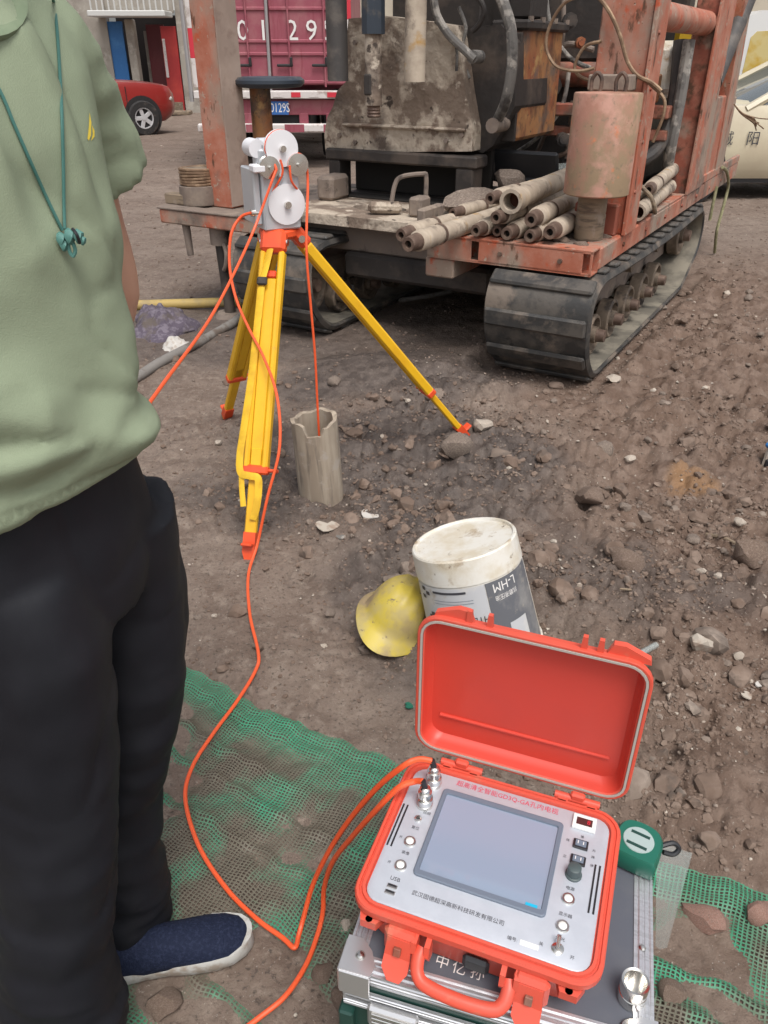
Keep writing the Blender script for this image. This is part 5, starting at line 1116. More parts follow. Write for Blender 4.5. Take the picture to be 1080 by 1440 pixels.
# screen frame and glass
b = MB(); b.loft([ring(SWW, SHH, .007, ZP-.001), ring(SWW, SHH, .007, ZP+.003), ring(SWW-.003, SHH-.003, .006, ZP+.0042), ring(SWW-.013, SHH-.017, .003, ZP+.0042), ring(SWW-.015, SHH-.019, .003, ZP+.001)], False, False)
b.v = [(x+SXC, y+SYC, z) for x, y, z in b.v]; b.build('screen_frame', M['bezel'], IC, ang=30)
b = MB(); b.box((SXC, SYC, ZP+.0009), (SWW-.014, SHH-.018, .001)); scr_ = b.build('screen', M['screen'], IC)
b = MB(); b.box((.066, -.055, ZP+.0022), (.016, .008, .0006)); b.build('sticker', M['cyan'], IC)
def conn(x, y):
    b = MB(); b.lathe([(.0, 0), (.0125, 0), (.0125, .006), (.0115, .0065), (.0115, .016), (.010, .017), (.0085, .017), (.0085, .020), (.0105, .0205), (.0105, .030), (.008, .031), (.008, .038), (.0055, .040), (0, .040)], 20, None, (x, y, ZP), False, False); o = b.build('cable_socket', M['chrome'], IC)
    b = MB(); b.lathe([(.0118+.0006*(k % 2), .001*k) for k in range(12)], 20, None, (x, y, ZP+.006), False, False); b.build('knurl', M['alu'], o)
    b = MB(); b.cyl((x, y, ZP+.036), (x-.004, y, ZP+.052), .005, .0045, 10); b.build('boot', M['black'], o)
conn(-.117, .094); conn(-.118, .052)
def button(x, y, r=.0085):
    b = MB(); b.lathe([(r*1.05, 0), (r*1.05, .002), (r*.95, .0032), (r*.72, .0032), (r*.68, .002)], 24, None, (x, y, ZP), False, False); o = b.build('button', M['chrome'], IC)
    b = MB(); b.lathe([(r*.66, .0), (r*.66, .0028), (r*.5, .0036), (0, .0036)], 20, None, (x, y, ZP), False, False); b.build('button_cap', M['white_plastic'], o)
for x, y in ((-.118, -.017), (-.118, -.058), (.111, -.026), (.110, -.067)): button(x, y)
b = MB(); b.lathe([(.0055, 0), (.0055, .003), (.003, .0035), (.0025, .001)], 18, None, (-.119, .024, ZP), False, False); o = b.build('jack_socket', M['chrome'], IC)
b = MB(); b.lathe([(0, .0012), (.0028, .0013)], 14, None, (-.119, .024, ZP), False, False); b.build('jack_hole', M['black'], o)
for y in (-.092, -.1015):
    b = MB(); b.box((-.118, y, ZP+.001), (.0145, .0062, .0022), .0004); o = b.build('usb_port', M['chrome'], IC)
    b = MB(); b.box((-.118, y+.0009, ZP+.0023), (.0115, .0026, .0004)); b.build('port_slot', M['black'], o)
for x0 in (-.1475, -.1415, .1390, .1452):
    b = MB()
    b.box((x0+(0 if x0 < 0 else .0), .005 if x0 < 0 else .002, ZP+.0002), (.0026, .076, .0006)); b.build('vent_slot', M['black'], IC)
b = MB(); b.box((.1143, .102, ZP+.0022), (.034, .025, .005), .001); o = b.build('meter_frame', M['white_plastic'], IC)
b = MB(); b.box((.1143, .102, ZP+.0049), (.023, .0125, .0006)); b.build('meter_window', M['led'], o); lettering('8', .0105, M['led_on'], o, I3, (.1205, .102, ZP+.0054))
for y in (.064, .037):
    b = MB(); b.box((.1145, y, ZP+.0018), (.021, .015, .0042), .0008); o = b.build('rocker_switch', M['black'], IC)
    b = MB(); b.box((.1145, y, ZP+.0044), (.0155, .0095, .0024), .0006, rotx(.12)); b.build('rocker', M['bezel'], o)
    b = MB(); b.box((.1105, y+.0003, ZP+.0060), (.0012, .005, .0003)); b.box((.1180, y, ZP+.0060), (.0012, .005, .0003)); b.build('switch_mark', M['white_ink'], o)
b = MB(); b.lathe([(.0115, 0), (.0115, .003), (.0098, .004), (.0092, .017), (.0075, .018), (0, .018)], 22, None, (.112, .013, ZP)); o = b.build('knob', M['knob'], IC)
b = MB(); b.lathe([(.008, 0), (.008, .002), (.006, .003), (.0035, .0035), (.003, .006), (0, .006)], 18, None, (.109, -.099, ZP), False, False); o = b.build('toggle_switch', M['chrome'], IC)
b = MB(); b.cyl((.109, -.099, ZP+.004), (.108, -.091, ZP+.017), .0022, .003, 10); b.build('toggle_lever', M['chrome'], o)
b = MB(); b.box((.074, -.1065, ZP+.0003), (.024, .007, .0005)); b.build('serial_tag', M['white_plastic'], IC)
zt_ = ZP+.0006
lettering('超高清全智能GD3Q-GA孔内电视', .0115, M['red_ink'], PN, I3, (-.004, .1085, zt_), width=.158)
lettering('武汉固德超深高新科技研发有限公司', .0082, M['ink'], PN, I3, (-.026, -.0905, zt_), width=.127)
for s_, x, y, h in (('USB', -.118, -.080, .0085), ('编号:', .052, -.1065, .0062), ('电源', .111, -.0095, .006), ('显示器', .111, -.050, .006), ('灯光', .110, -.0845, .006), ('关', .088, -.100, .006), ('开', .128, -.104, .006), ('视频', -.110, .0385, .006), ('复位', -.118, .008, .006), ('录像', -.118, -.0365, .006), ('开', -.133, -.014, .005), ('开', -.135, -.058, .005), ('慢', .115, .0785, .005), ('快', .096, .066, .005), ('升', .134, .061, .005), ('降', .134, .050, .005), ('正', .096, .038, .005), ('停', .134, .036, .005)):
    lettering(s_, h, M['ink'], PN, I3, (x, y, zt_))
# hinges
def hinge(x):
    b = MB(); b.cyl((x-.034, CD/2+.008, .079), (x+.034, CD/2+.008, .079), .0062, n=14); b.box((x-.022, CD/2+.001, .077), (.018, .016, .010), .003); b.box((x+.022, CD/2+.001, .077), (.018, .016, .010), .003); b.box((x, CD/2+.008, .086), (.022, .011, .014), .003); o = b.build('hinge', M['orange'], IC)
    for sg in (-1, 1): b = MB(); b.cyl((x+sg*.034, CD/2+.008, .079), (x+sg*.0365, CD/2+.008, .079), .003, n=10); b.build('hinge_pin', M['rod_pin'], o)
hinge(-.085); hinge(.098)
# lid: local frame with its rim plane; built lying on its back (rim up at z 0, bowl below), then stood up
LA = R(90.0); LT = .028
lid = MB()
rim = [ring(CW-.020, CD-.020, .034, -LT+.001), ring(CW-.012, CD-.012, .036, -LT+.006), ring(CW-.008, CD-.008, .036, -.010), ring(CW, CD, .036, -.008), ring(CW, CD, .036, -.001), ring(CW-.003, CD-.003, .034, 0), ring(CW-.009, CD-.009, .032, 0)]
inn = [ring(CW-.019, CD-.019, .027, 0), ring(CW-.023, CD-.023, .025, -.002)]
lid.loft(rim+[ring(CW-.010, CD-.010, .031, -.0025), ring(CW-.018, CD-.018, .028, -.0025)]+inn, True, False)
Lm = np.stack([V(1, 0, 0), V(0, -math.cos(LA), math.sin(LA)), -np.cross(V(0, -math.cos(LA), math.sin(LA)), V(1, 0, 0))*-1], 1)
# columns: x across, y up the lid, z = rim normal (towards the operator)
Lm[:, 2] = np.cross(Lm[:, 0], Lm[:, 1]); LO = V(0, CD/2+.0135, .090)+Lm[:, 1]*(CD/2)
def lidpart(b, name, mt, parent=IC, ang=28): b.v = [tuple(Lm@V(*p)+LO) for p in b.v]; return b.build(name, mt, parent, ang=ang)
ld = lidpart(lid, 'lid', M['orange'])
b = MB(); b.loft([ring(CW-.023, CD-.023, .025, -.0018), ring(CW-.028, CD-.028, .024, -.010), ring(CW-.033, CD-.033, .024, -LT+.010), ring(CW-.042, CD-.042, .022, -LT+.004)], False, True); lidpart(b, 'lid_lining', M['orange_in'], ld, 30)
b = MB(); b.loft([ring(CW-.0105, CD-.0105, .0312, -.002), ring(CW-.0105, CD-.0105, .0312, .0012), ring(CW-.0175, CD-.0175, .028, .0012), ring(CW-.0175, CD-.0175, .028, -.002)], False, False); lidpart(b, 'seal', M['gasket'], ld, 40)
b = MB(); b.tube([(-CW/2+.035, -CD/2+.062, -LT+.0055), (CW/2-.035, -CD/2+.062, -LT+.0035)], .0032, 10); lidpart(b, 'lid_crease', M['orange_in'], ld)
def lidlug(x, w_, h_, z=-.012):
    b = MB(); b.prism([(x-w_/2, CD/2-.004), (x+w_/2, CD/2-.004), (x+w_/2*.7, CD/2+h_), (x-w_/2*.6, CD/2+h_)], .007, None, (0, 0, z)); lidpart(b, 'latch_lug', M['orange'], ld)
for x in (-.092, -.062, .070, .092): lidlug(x, .010, .020)
for x, sg in ((-.115, 1), (.130, -1)):
    b = MB(); b.prism([(x-sg*.030, CD/2-.005), (x+sg*.030, CD/2-.005), (x+sg*.022, CD/2+.016), (x+sg*.006, CD/2+.017), (x-sg*.028, CD/2+.003)], .010, None, (0, 0, -.018)); lidpart(b, 'padlock_ear', M['orange'], ld)
# front: handle, latches, ears
hp = [(-.058, -CD/2-.004, .050), (-.060, -CD/2-.016, .044), (-.056, -CD/2-.030, .034), (-.042, -CD/2-.038, .029), (0, -CD/2-.041, .028), (.042, -CD/2-.038, .029), (.056, -CD/2-.030, .034), (.060, -CD/2-.016, .044), (.058, -CD/2-.004, .050)]
b = MB(); b.tube(spline(hp, 6), .0090, 12, .0075); b.build('handle', M['orange'], IC)
for x in (-.068, -.050, .050, .068):
    b = MB(); b.prism([(-CD/2+.004, .028), (-CD/2+.004, .068), (-CD/2-.012, .066), (-CD/2-.016, .048), (-CD/2-.010, .034)], .007, np.array([[0, 0, 1], [1, 0, 0], [0, 1, 0]]), (x-.0035, 0, 0)); b.build('handle_lug', M['orange'], IC)
for x in (-.088, .086):
    b = MB(); b.box((x, -CD/2-.003, .045), (.046, .016, .050), .006); bk = b.build('latch_bracket', M['orange'], IC)
    b = MB(); b.loft([[(x-.016, -CD/2-.012, .062), (x+.016, -CD/2-.012, .062), (x+.016, -CD/2-.006, .062), (x-.016, -CD/2-.006, .062)], [(x-.018, -CD/2-.020, .034), (x+.018, -CD/2-.020, .034), (x+.018, -CD/2-.012, .034), (x-.018, -CD/2-.012, .034)], [(x-.018, -CD/2-.031, .022), (x+.018, -CD/2-.031, .022), (x+.018, -CD/2-.022, .018), (x-.018, -CD/2-.022, .018)], [(x-.007, -CD/2-.041, .013), (x+.010, -CD/2-.041, .013), (x+.010, -CD/2-.034, .010), (x-.007, -CD/2-.034, .010)]]); lk = b.build('latch', M['orange'], IC, ang=20)
    b = MB(); b.box((x, -CD/2-.0195, .046), (.010, .006, .012), .001, rotx(-.4)); b.build('latch_slot', M['rig_paint_dark'], lk)
for x in (-.132, .134):
    b = MB(); b.prism([(x-.020, -CD/2+.012), (x-.014, -CD/2-.005), (x+.008, -CD/2-.005), (x+.016, -CD/2+.012)], .0145, None, (0, 0, .050)); o = b.build('padlock_ear', M['orange'], IC)
    b = MB(); b.lathe([(0, 0), (.005, .0)], 14, None, (x-.003, -CD/2-.0002, .0645), False, False); b.build('ear_hole', M['rig_paint_dark'], o)
b = MB(); b.box((.012, -CD/2+.0075, .036), (.036, .010, .026), .007); b.build('pressure_valve', M['black'], IC)
def icw(x, y, z): return V(.154, .698, HT+.0035)+rotz(CY)@V(x, y, z)
# cables at the case
S1, S2 = icw(-.121, .094, ZP+.050), icw(-.122, .052, ZP+.050)
G = lambda px, py: gp(px, py, .017)
def W_(px, py, z): return PZ(px, py, z)
cable_seg('signal_cable', [S2, W_(583, 1099, HT+.125), W_(560, 1108, HT+.118), W_(528, 1140, HT+.06), W_(494, 1178, .31), W_(468, 1212, .20), W_(456, 1248, .10), W_(454, 1282, .045), G(447, 1322), G(430, 1366), G(402, 1408), G(366, 1438), G(330, 1465), G(280, 1500)], 'orange cable looping from the lower case socket to the bottom edge of the net', r=.0047)
cable_seg('signal_cable', [S1, W_(588, 1068, HT+.135), W_(566, 1078, HT+.125), W_(530, 1108, HT+.06), W_(492, 1152, .31), W_(462, 1198, .20), W_(440, 1244, .10), W_(427, 1290, .035), G(421, 1322), G(415, 1340), G(398, 1326), G(360, 1298), G(318, 1255), G(280, 1195), G(262, 1130), G(272, 1085), G(300, 1040), G(335, 992), G(360, 950), G(364, 925), G(352, 870), G(350, 815), PY(362, 765, 2.06), PY(376, 700, 2.10), PY(393, 630, 2.16), PY(390, 560, 2.26), PY(372, 505, 2.36), PY(350, 462, 2.44), PY(332, 420, 2.50), PY(323, 375, 2.55), PY(325, 330, 2.58), PY(338, 306, 2.60), CONN], 'long orange cable from the upper case socket over the net up to the winch', r=.0047)

# on the metal case
def acw(x, y, z): return V(-.057, .590, 0)+rotz(AY)@V(x, y, z)
tp = PZ(897, 1186, HT+.03); t = thing('tape_measure', (tp[0], tp[1], HT+.002), 'rounded green tape measure on the back corner of the metal case', 'tape measure', R(-32))
prof = [(-.030, -.034), (.028, -.034), (.034, -.026), (.034, .014), (.020, .034), (-.014, .036), (-.032, .022), (-.036, -.02)]
pr = spline([(x, y, 0) for x, y in prof], 4, True)
b = MB(); b.loft([[(x*.92, y*.92, 0) for x, y, _ in pr], [(x, y, .005) for x, y, _ in pr], [(x, y, .030) for x, y, _ in pr], [(x*.9, y*.9, .036) for x, y, _ in pr]]); b.build('shell', M['tape'], t, ang=50)
b = MB(); b.lathe([(0, .0375), (.0225, .0372), (.024, .034)], 30, None, (0, 0, 0), False, False); st = b.build('sticker', M['tape_face'], t)
for y, wv in ((.010, .028), (-.012, .030)): b = MB(); b.box((0, y, .0377), (wv, .005, .0004)); b.build('printed_band', M['case_green'], st)
b = MB(); b.tube(spline([(.03, .02, .02), (.045, .034, .022), (.055, .036, .014), (.05, .028, .006), (.036, .02, .01)], 5), .004, 7); b.build('wrist_loop', M['black'], t)
b = MB(); b.box((-.034, -.03, .010), (.006, .014, .012), .002); b.build('tape_hook', M['chrome'], t)
cp = PZ(887, 1404, HT); t = thing('metal_cup', (cp[0], cp[1], HT+.0005), 'small open steel socket standing on the metal case', 'socket')
b = MB(); b.lathe([(.0, .004), (.0145, .004), (.0145, .0395), (.0175, .0405), (.0180, .038), (.0180, .022), (.0172, .021), (.0172, .018), (.0180, .017), (.0176, 0), (0, 0)], 28, None, None, False, False); b.build('sleeve', M['chrome'], t)
cp = PZ(889, 1452, HT); t = thing('screw_cap', (cp[0], cp[1], HT+.0008), 'flat round metal cap at the bottom edge of the metal case', 'cap')
b = MB(); b.lathe([(0, .007), (.008, .0068), (.009, .005), (.014, .0045), (.0155, .003), (.0155, 0)], 26, None, None, False, False); cpb = b.build('cap_body', M['chrome'], t)
for k in range(3): b = MB(); a = 2.1*k; b.box((.005*math.cos(a), .005*math.sin(a), .0073), (.0025, .0025, .0008), 0, rotz(a)); b.build('cap_mark', M['black'], cpb)
# zip bag leaning at the case's right side
bg = [PZ(923, 1186, HT-.02), PZ(974, 1197, .22), PZ(958, 1262, .16), PZ(937, 1335, .10), PZ(921, 1330, HT-.05)]
t0 = bg[0]; n_ = 8
def bagpt(u, v):
    a = bg[0]*(1-u)+bg[1]*u; c = bg[4]*(1-u)+bg[3]*u; return a*(1-v)+c*v+V(0, 0, .004*math.sin(5*u+3*v)+.003*math.sin(9*v))
b = MB(); vs = [bagpt(i/n_, j/n_)+V(.0, 0, 0) for j in range(n_+1) for i in range(n_+1)]; vs2 = [p+V(.0005, -.0003, -.0012-.002*math.sin(PI*(k % (n_+1))/n_)) for k, p in enumerate(vs)]
fs = [(j*(n_+1)+i, j*(n_+1)+i+1, (j+1)*(n_+1)+i+1, (j+1)*(n_+1)+i) for j in range(n_) for i in range(n_)]; nb = len(vs)
b.add(vs+vs2, fs+[tuple(q+nb for q in f[::-1]) for f in fs]); zb_ = thing('zip_bag', bg[0], 'clear grip seal plastic bag hanging from the right side of the metal case', 'bag')
b.v = [tuple(V(*p)-bg[0]) for p in b.v]; b.build('film', M['bag'], zb_)
b = MB(); b.tube([bagpt(i/n_, .06)-bg[0]+V(0, 0, .001) for i in range(n_+1)], .0009, 6); b.build('seal_strip', M['bag'], zb_)

# ------------------------------------------------------------------ helmet, pail, hoses, litter
def helmet():
    p = gp(556, 893); t = thing('hard_hat', (p[0], p[1]+.035, p[2]+.012), 'scuffed yellow hard hat on the mud beside the white pail', 'helmet')
    n = 44; rings = []
    for k in range(15):
        f = k/14; ph = f*PI/2; rr = math.cos(ph)**.72; zz = .128*math.sin(ph)**.95; ring_ = []
        for j in range(n):
            a = 2*PI*j/n; ridge = 1+.0
            x, y = .092*rr*math.cos(a), .112*rr*math.sin(a)
            rd = .007*max(0, 1-abs(x)/.016)*(f > .25)*min(1, (f-.25)*4)*(abs(y) < .09) + .0045*max(0, 1-abs(abs(x)-.035)/.010)*(f > .3)
            ring_.append((x, y, zz+rd))
        rings.append(ring_)
    def brim(g, z, dz=0): return [((.092+g*(1+.1*abs(math.sin(a))))*math.cos(a), (.112+g*(1+1.5*max(0, -math.sin(a))**2))*math.sin(a), z-dz*max(0, -math.sin(a))**2) for a in [2*PI*j/n for j in range(n)]]
    b = MB(); b.loft([brim(-.006, -.004), brim(.016, -.012, .010), brim(.020, -.010, .011), brim(.018, -.006, .009), brim(.004, .0)]+rings[1:], False, True); b.build('shell', M['hat'], t, ang=50)
    b = MB(); b.loft([brim(-.008, -.002), brim(-.012, .03), brim(-.05, .07)], False, True); b.build('harness', M['black'], t)
    t.rotation_euler = (R(-10), R(24), R(-24)); t.location.z += .022
helmet()
def pail():
    ax = V(-.25, .19, 1.0); ax /= np.linalg.norm(ax); base = V(.285, 1.652, gzf(.285, 1.66)+.018); H_, r0, r1 = .325, .150, .137
    t = thing('oil_pail', base, 'grubby white oil pail upside down and tilted behind the orange case', 'pail')
    front = V(0, -1, 0); xq = front-(front@ax)*ax; xq /= np.linalg.norm(xq); yq = np.cross(ax, xq); Rm = np.stack([xq, yq, ax], 1)      # local x faces the camera
    setM(t, Rm, base); rad = lambda z: r0+(r1-r0)*z/H_
    b = MB(); b.lathe([(r0-.006, .0), (r0+.004, 0), (r0+.004, .012), (r0, .014), (rad(.235), .235), (rad(.254)-.0012, .254), (rad(.254)+.0018, .2545), (rad(.29)+.002, .29), (r1+.002, H_-.004), (r1-.001, H_), (r1-.006, H_), (r1-.009, H_-.006), (0, H_-.007)], 56, None, None, False, False); b.build('body', M['pail'], t, ang=30)
    def patch(a0, a1, z0, z1, mt, name, n=14, off=.0012):
        b = MB(); vs = []
        for z in (z0, z1):
            for k in range(n+1):
                a = R(a0+(a1-a0)*k/n); r = rad(z)+off; vs.append((r*math.cos(a), r*math.sin(a), z))
        b.add(vs, [(k, k+1, n+2+k, n+1+k) for k in range(n)]); return b.build(name, mt, t)
    patch(-78, 12, .02, .250, M['pail_light'], 'pale_label'); dk = patch(12.6, 78, .02, .250, M['pail_dark'], 'dark_label')
    def wrap(a0, zc, size, flip=True):
        def f(co):
            out = np.zeros_like(co)
            for i, (x, y, _) in enumerate(co):
                if flip: x, y = -x, -y
                z = zc+y; r = rad(z)+.0022; a = R(a0)+x/r; out[i] = (r*math.cos(a), r*math.sin(a), z)
            return out
        return f
    def wt(s, a0, zc, size, mt, width=None, sx=1.0): return lettering(s, size, mt, t, I3, (0, 0, 0), width=width, warp=wrap(a0, zc, size), sx=sx)
    wt('HYDRAULIC OIL', -22, .158, .028, M['ink'], .165); wt('L-HM', 34, .232, .034, M['white_ink'], .068); wt('抗磨液压油', 34, .203, .016, M['white_ink'], .068)
    for zz, a0, wv in ((.235, -27, .095), (.215, -24, .11), (.207, -24, .11)):
        patch(a0-R(1)*0-wv/.142*28.6, a0+wv/.142*28.6, zz, zz+(.006 if zz > .22 else .0012), M['ink'] if zz > .22 else M['bezel'], 'printed_line', 10, .0024)
    patch(-8, 10, .118, .140, M['ink'], 'printed_block', 6, .0024)
    patch(30, 52, .03, .125, M['pail_light'], 'printed_block', 6, .0024)
    for k, (a, z) in enumerate(((-62, .235), (-55, .225), (-63, .212), (-52, .168), (-56, .158))):
        patch(a-3, a+3, z, z+.010, M['ink'], 'printed_mark', 3, .0024)
pail()
def hose_on_ground(pix, r, name, mt, label, dz=0):
    pts = [gp(px, py, r*.7+dz) for px, py in pix]; b = MB(); b.tube(spline(pts, 8), r, 12); return tag(b.build(name, mt, rebase=True), label, 'hose')
hose_on_ground([(120, 438), (190, 436), (260, 434), (345, 432), (420, 437)], .032, 'water_hose', M['hose_y'], 'dull yellow hose lying on the ground under the left platform', .01)
hose_on_ground([(120, 590), (170, 552), (205, 528), (232, 511), (280, 486), (325, 460), (352, 440)], .026, 'water_hose', M['hose_g'], 'muddy grey hose lying behind the tripod')
hose_on_ground([(560, 425), (620, 415), (700, 395)], .016, 'water_hose', M['hose_g'], 'thin grey hose lying in the shade under the rig')
def crumple(px, py, wpx, hgt, mt, name, label, cat, seed=1):
    p = gp(px, py); zz = p[1]*_c+(CAM_H-p[2])*_s; r = wpx/2*zz/FPX; n, m_ = 26, 12; b = MB(); rings = []
    for i in range(m_+1):
        f = i/m_; ring_ = []
        for j in range(n):
            a = 2*PI*j/n; rr = r*(1-f)**.6*(1+.28*float(perlin(np.array([math.cos(a)*1.6+seed]), np.array([math.sin(a)*1.6+f*2]))[0])); x, y = rr*math.cos(a), rr*1.3*math.sin(a)
            ring_.append((x, y, hgt*f**.7*(1+.5*float(perlin(np.array([x*16+seed]), np.array([y*16]))[0]))+.012*float(perlin(np.array([x*45]), np.array([y*45+seed]))[0])-.01))
        rings.append(ring_)
    b.loft(rings, False, True); o = b.build(name, mt, ang=60); o.location = p; return tag(o, label, cat)
crumple(232, 462, 88, .13, M['purple'], 'mesh_bag', 'crumpled purple mesh bag by the yellow hose', 'bag', 3)
crumple(213, 452, 50, .11, M['purple'], 'mesh_bag', 'smaller purple mesh heap at the end of the yellow hose', 'bag', 9)
crumple(247, 487, 40, .06, M['paper'], 'rag', 'dirty whitish rag on the edge of the purple bag', 'rag', 5)
def scrap(px, py, wpx, label, mt=None, rz=0.3, lx=1.0, ly=.5, name='scrap', cat='litter', th=.003):
    p = gp(px, py, .006); zz = p[1]*_c+(CAM_H-p[2])*_s; s = wpx*zz/FPX; pl = spline([(-.5, -.4, 0), (0, -.5, 0), (.5, -.3, 0), (.4, .2, 0), (.1, .1, 0), (-.1, .5, 0), (-.45, .3, 0)], 2, True)
    b = MB(); b.prism([(x*s*lx, y*s*ly*1.6) for x, y, _ in pl], th); o = b.build(name, mt or M['paper']); o.location = p; o.rotation_euler = (.12, .18, rz); return tag(o, label, cat)
scrap(521, 725, 26, 'torn white paper scrap on the mud below the casing pipe')
scrap(460, 741, 34, 'greyish plastic scrap left of the torn paper', M['stone_pale'], .8)
scrap(479, 757, 14, 'small bluish scrap between paper and pail', M['hose'], 1.0)
scrap(1072, 964, 30, 'white stick like scrap at the right edge beside the orange case', M['paper'], .4, 1, .2)
scrap(1048, 980, 18, 'pale chip by the white stick like scrap', M['stone_pale'], 1.2)
scrap(574, 995, 14, 'green and white wrapper bit left of the open lid', M['tape'], 2)
scrap(885, 832, 30, 'thin straw on the earth right of the pail', M['wood'], .1, 1, .06)
scrap(430, 605, 12, 'pale flake beside the casing pipe', M['stone_pale'])
def stick(a, c, r, name, label, mt, cat, bend=.01):
    p0, p1 = gp(*a, r), gp(*c, r); m_ = (p0+p1)/2+V(0, bend*.5, bend); b = MB(); b.tube(spline([p0, m_, p1], 6), [r*1.1]*7+[r*.8]*6, 8); return tag(b.build(name, mt, rebase=True), label, cat)
stick((993, 754), (1050, 776), .0065, 'twig', 'short bare twig on the rubble at the right', M['wood'], 'twig')
p0, p1 = gp(897, 925, .012), gp(921, 915, .02); b = MB(); b.pipe(p0, p1, .009, .007, 14); tag(b.build('plastic_tube', M['bag'], rebase=True), 'clear plastic tube offcut right of the open lid', 'tube')
def packet():
    p = gp(1092, 655); t = thing('printed_packet', (p[0], p[1], p[2]-.01), 'tan and blue printed packet propped at the right edge', 'packet', .3)
    b = MB(); b.box((0, 0, .06), (.14, .05, .13), .02, roty(.1)); b.build('pack', M['stone_pale'], t)
    b = MB(); b.box((0, -.003, .10), (.144, .05, .022), .008, roty(.1)); b.build('blue_band', M['blue'], t); b = MB(); b.box((0, -.003, .03), (.145, .05, .05), .012, roty(.1)); b.build('dark_base', M['black'], t)
packet()

# ------------------------------------------------------------------ the man
PC = V(-.437, .800, 0); PF = V(.87, -.493, 0); PL = V(.493, .87, 0)
PERSON = thing('person', PC, 'man in sage green shirt, black trousers and navy shoes standing at left', 'person')
def pw(f, l, z):
    if z > 1.18: z = 1.18+(z-1.18)*1.2
    return PF*f+PL*l+V(0, 0, z)            # body frame -> parent frame
def remeshed(b, name, mt, vox, parent, smooth_it=3, disp=None):
    me = b.mesh(name, mt); o = link(name, me)
    r = o.modifiers.new('r', 'REMESH'); r.mode = 'VOXEL'; r.voxel_size = vox; r.use_smooth_shade = True
    s = o.modifiers.new('s', 'SMOOTH'); s.iterations = smooth_it; s.factor = .5
    dg = bpy.context.evaluated_depsgraph_get(); new = bpy.data.meshes.new_from_object(o.evaluated_get(dg)); bpy.data.objects.remove(o)
    if disp is not None:
        n = len(new.vertices); co = np.zeros(n*3); no = np.zeros(n*3); new.vertices.foreach_get('co', co); new.vertices.foreach_get('normal', no); co = co.reshape(-1, 3); no = no.reshape(-1, 3)
        new.vertices.foreach_set('co', disp(co, no).ravel())
    new.materials.clear(); new.materials.append(mt); new.polygons.foreach_set('use_smooth', [True]*len(new.polygons)); new.update()
    return link(name, new, parent)
def oval(f, l, z, a, bf, bb, n=40, p=2.3, tilt=0.0):
    out = []
    for j in range(n):
        t = 2*PI*j/n; c_, s_ = math.cos(t), math.sin(t); ff = (abs(c_)**(2/p))*(1 if c_ > 0 else -1); ll = (abs(s_)**(2/p))*(1 if s_ > 0 else -1)
        df = ff*(bf if c_ > 0 else bb); out.append(pw(f+df, l+ll*a, z-tilt*df))
    return out
# shirt
b = MB()
b.loft([oval(.004, 0, 1.012, .135, .108, .10), oval(.004, 0, 1.018, .158, .130, .113), oval(.006, 0, 1.034, .161, .142, .118), oval(.006, 0, 1.065, .162, .140, .115), oval(.006, 0, 1.12, .160, .138, .113), oval(.003, 0, 1.18, .168, .130, .112), oval(0, 0, 1.26, .176, .124, .113), oval(0, 0, 1.33, .184, .120, .112, tilt=.1), oval(-.004, 0, 1.385, .188, .110, .104, tilt=.2), oval(.0, .004, 1.422, .162, .098, .094, tilt=.4), oval(.006, .012, 1.446, .116, .090, .084, tilt=.62), oval(.008, .014, 1.456, .086, .080, .072, tilt=.75)])
SHL = (pw(-.01, .130, 1.385), pw(-.04, .195, 1.350), pw(-.055, .230, 1.31), pw(-.06, .248, 1.272))
b.tube(SHL, [.072, .070, .068, .070], 20)
SHR = (pw(-.01, -.150, 1.385), pw(-.012, -.205, 1.34), pw(-.01, -.235, 1.27), pw(-.01, -.255, 1.17))
b.tube(SHR, [.075, .074, .070, .070], 20)
def shirt_disp(co, no):
    f = co@PF; l = co@PL; z = co[:, 2]
    rdg = lambda a, b_: (1-2*np.abs(perlin(a, b_)))
    low = sstep(1.18, 1.06, z); up = sstep(1.14, 1.36, z); mid = sstep(1.0, 1.12, z)*(1-sstep(1.22, 1.36, z))
    cr = lambda a, b_: np.exp(-np.abs(perlin(a, b_))*9)
    w = up*(.012*rdg(l*10+.9*z, z*1.3+4)+.005*perlin(l*26, z*3)-.006*cr(l*7+z*1.5, z*2+8)) + .005*perlin(l*8+f*5, z*5)
    w = w+mid*(.012*rdg((l*.75+z)*6.5+1, (z-.8*l)*2.6)+.008*rdg((l*.9-z)*8+3, (z+l)*3)-.008*cr((l*.6+z)*9, (z-l)*2.2))
    w = w+low*(.013*rdg(l*2.4+f*2, (z+.18*l)*15+2)+.005*perlin(l*7+2, z*40)-.009*cr(l*2.6+5, (z+.1*l)*15))
    arm = sstep(.17, .20, l)*(z > 1.2); w = w*(1-.5*arm)+arm*.004*rdg(l*5, z*26)
    w = w+.006*np.exp(-((z-1.045-.03*l)/.014)**2)*(.5+.5*perlin(l*6, z*0+1))-.004*np.exp(-((z-1.030)/.003)**2)
    return co+no*w[:, None]
shirt = remeshed(b, 'shirt', M['shirt'], .0075, PERSON, 4, shirt_disp)
nk = oval(.008, .014, 1.456, .092, .085, .078, 48, 2.1, .76)
b = MB(); b.tube(np.array(nk+[nk[0]]), .015, 10, .006); b.build('collar', M['shirt_dk'], PERSON)
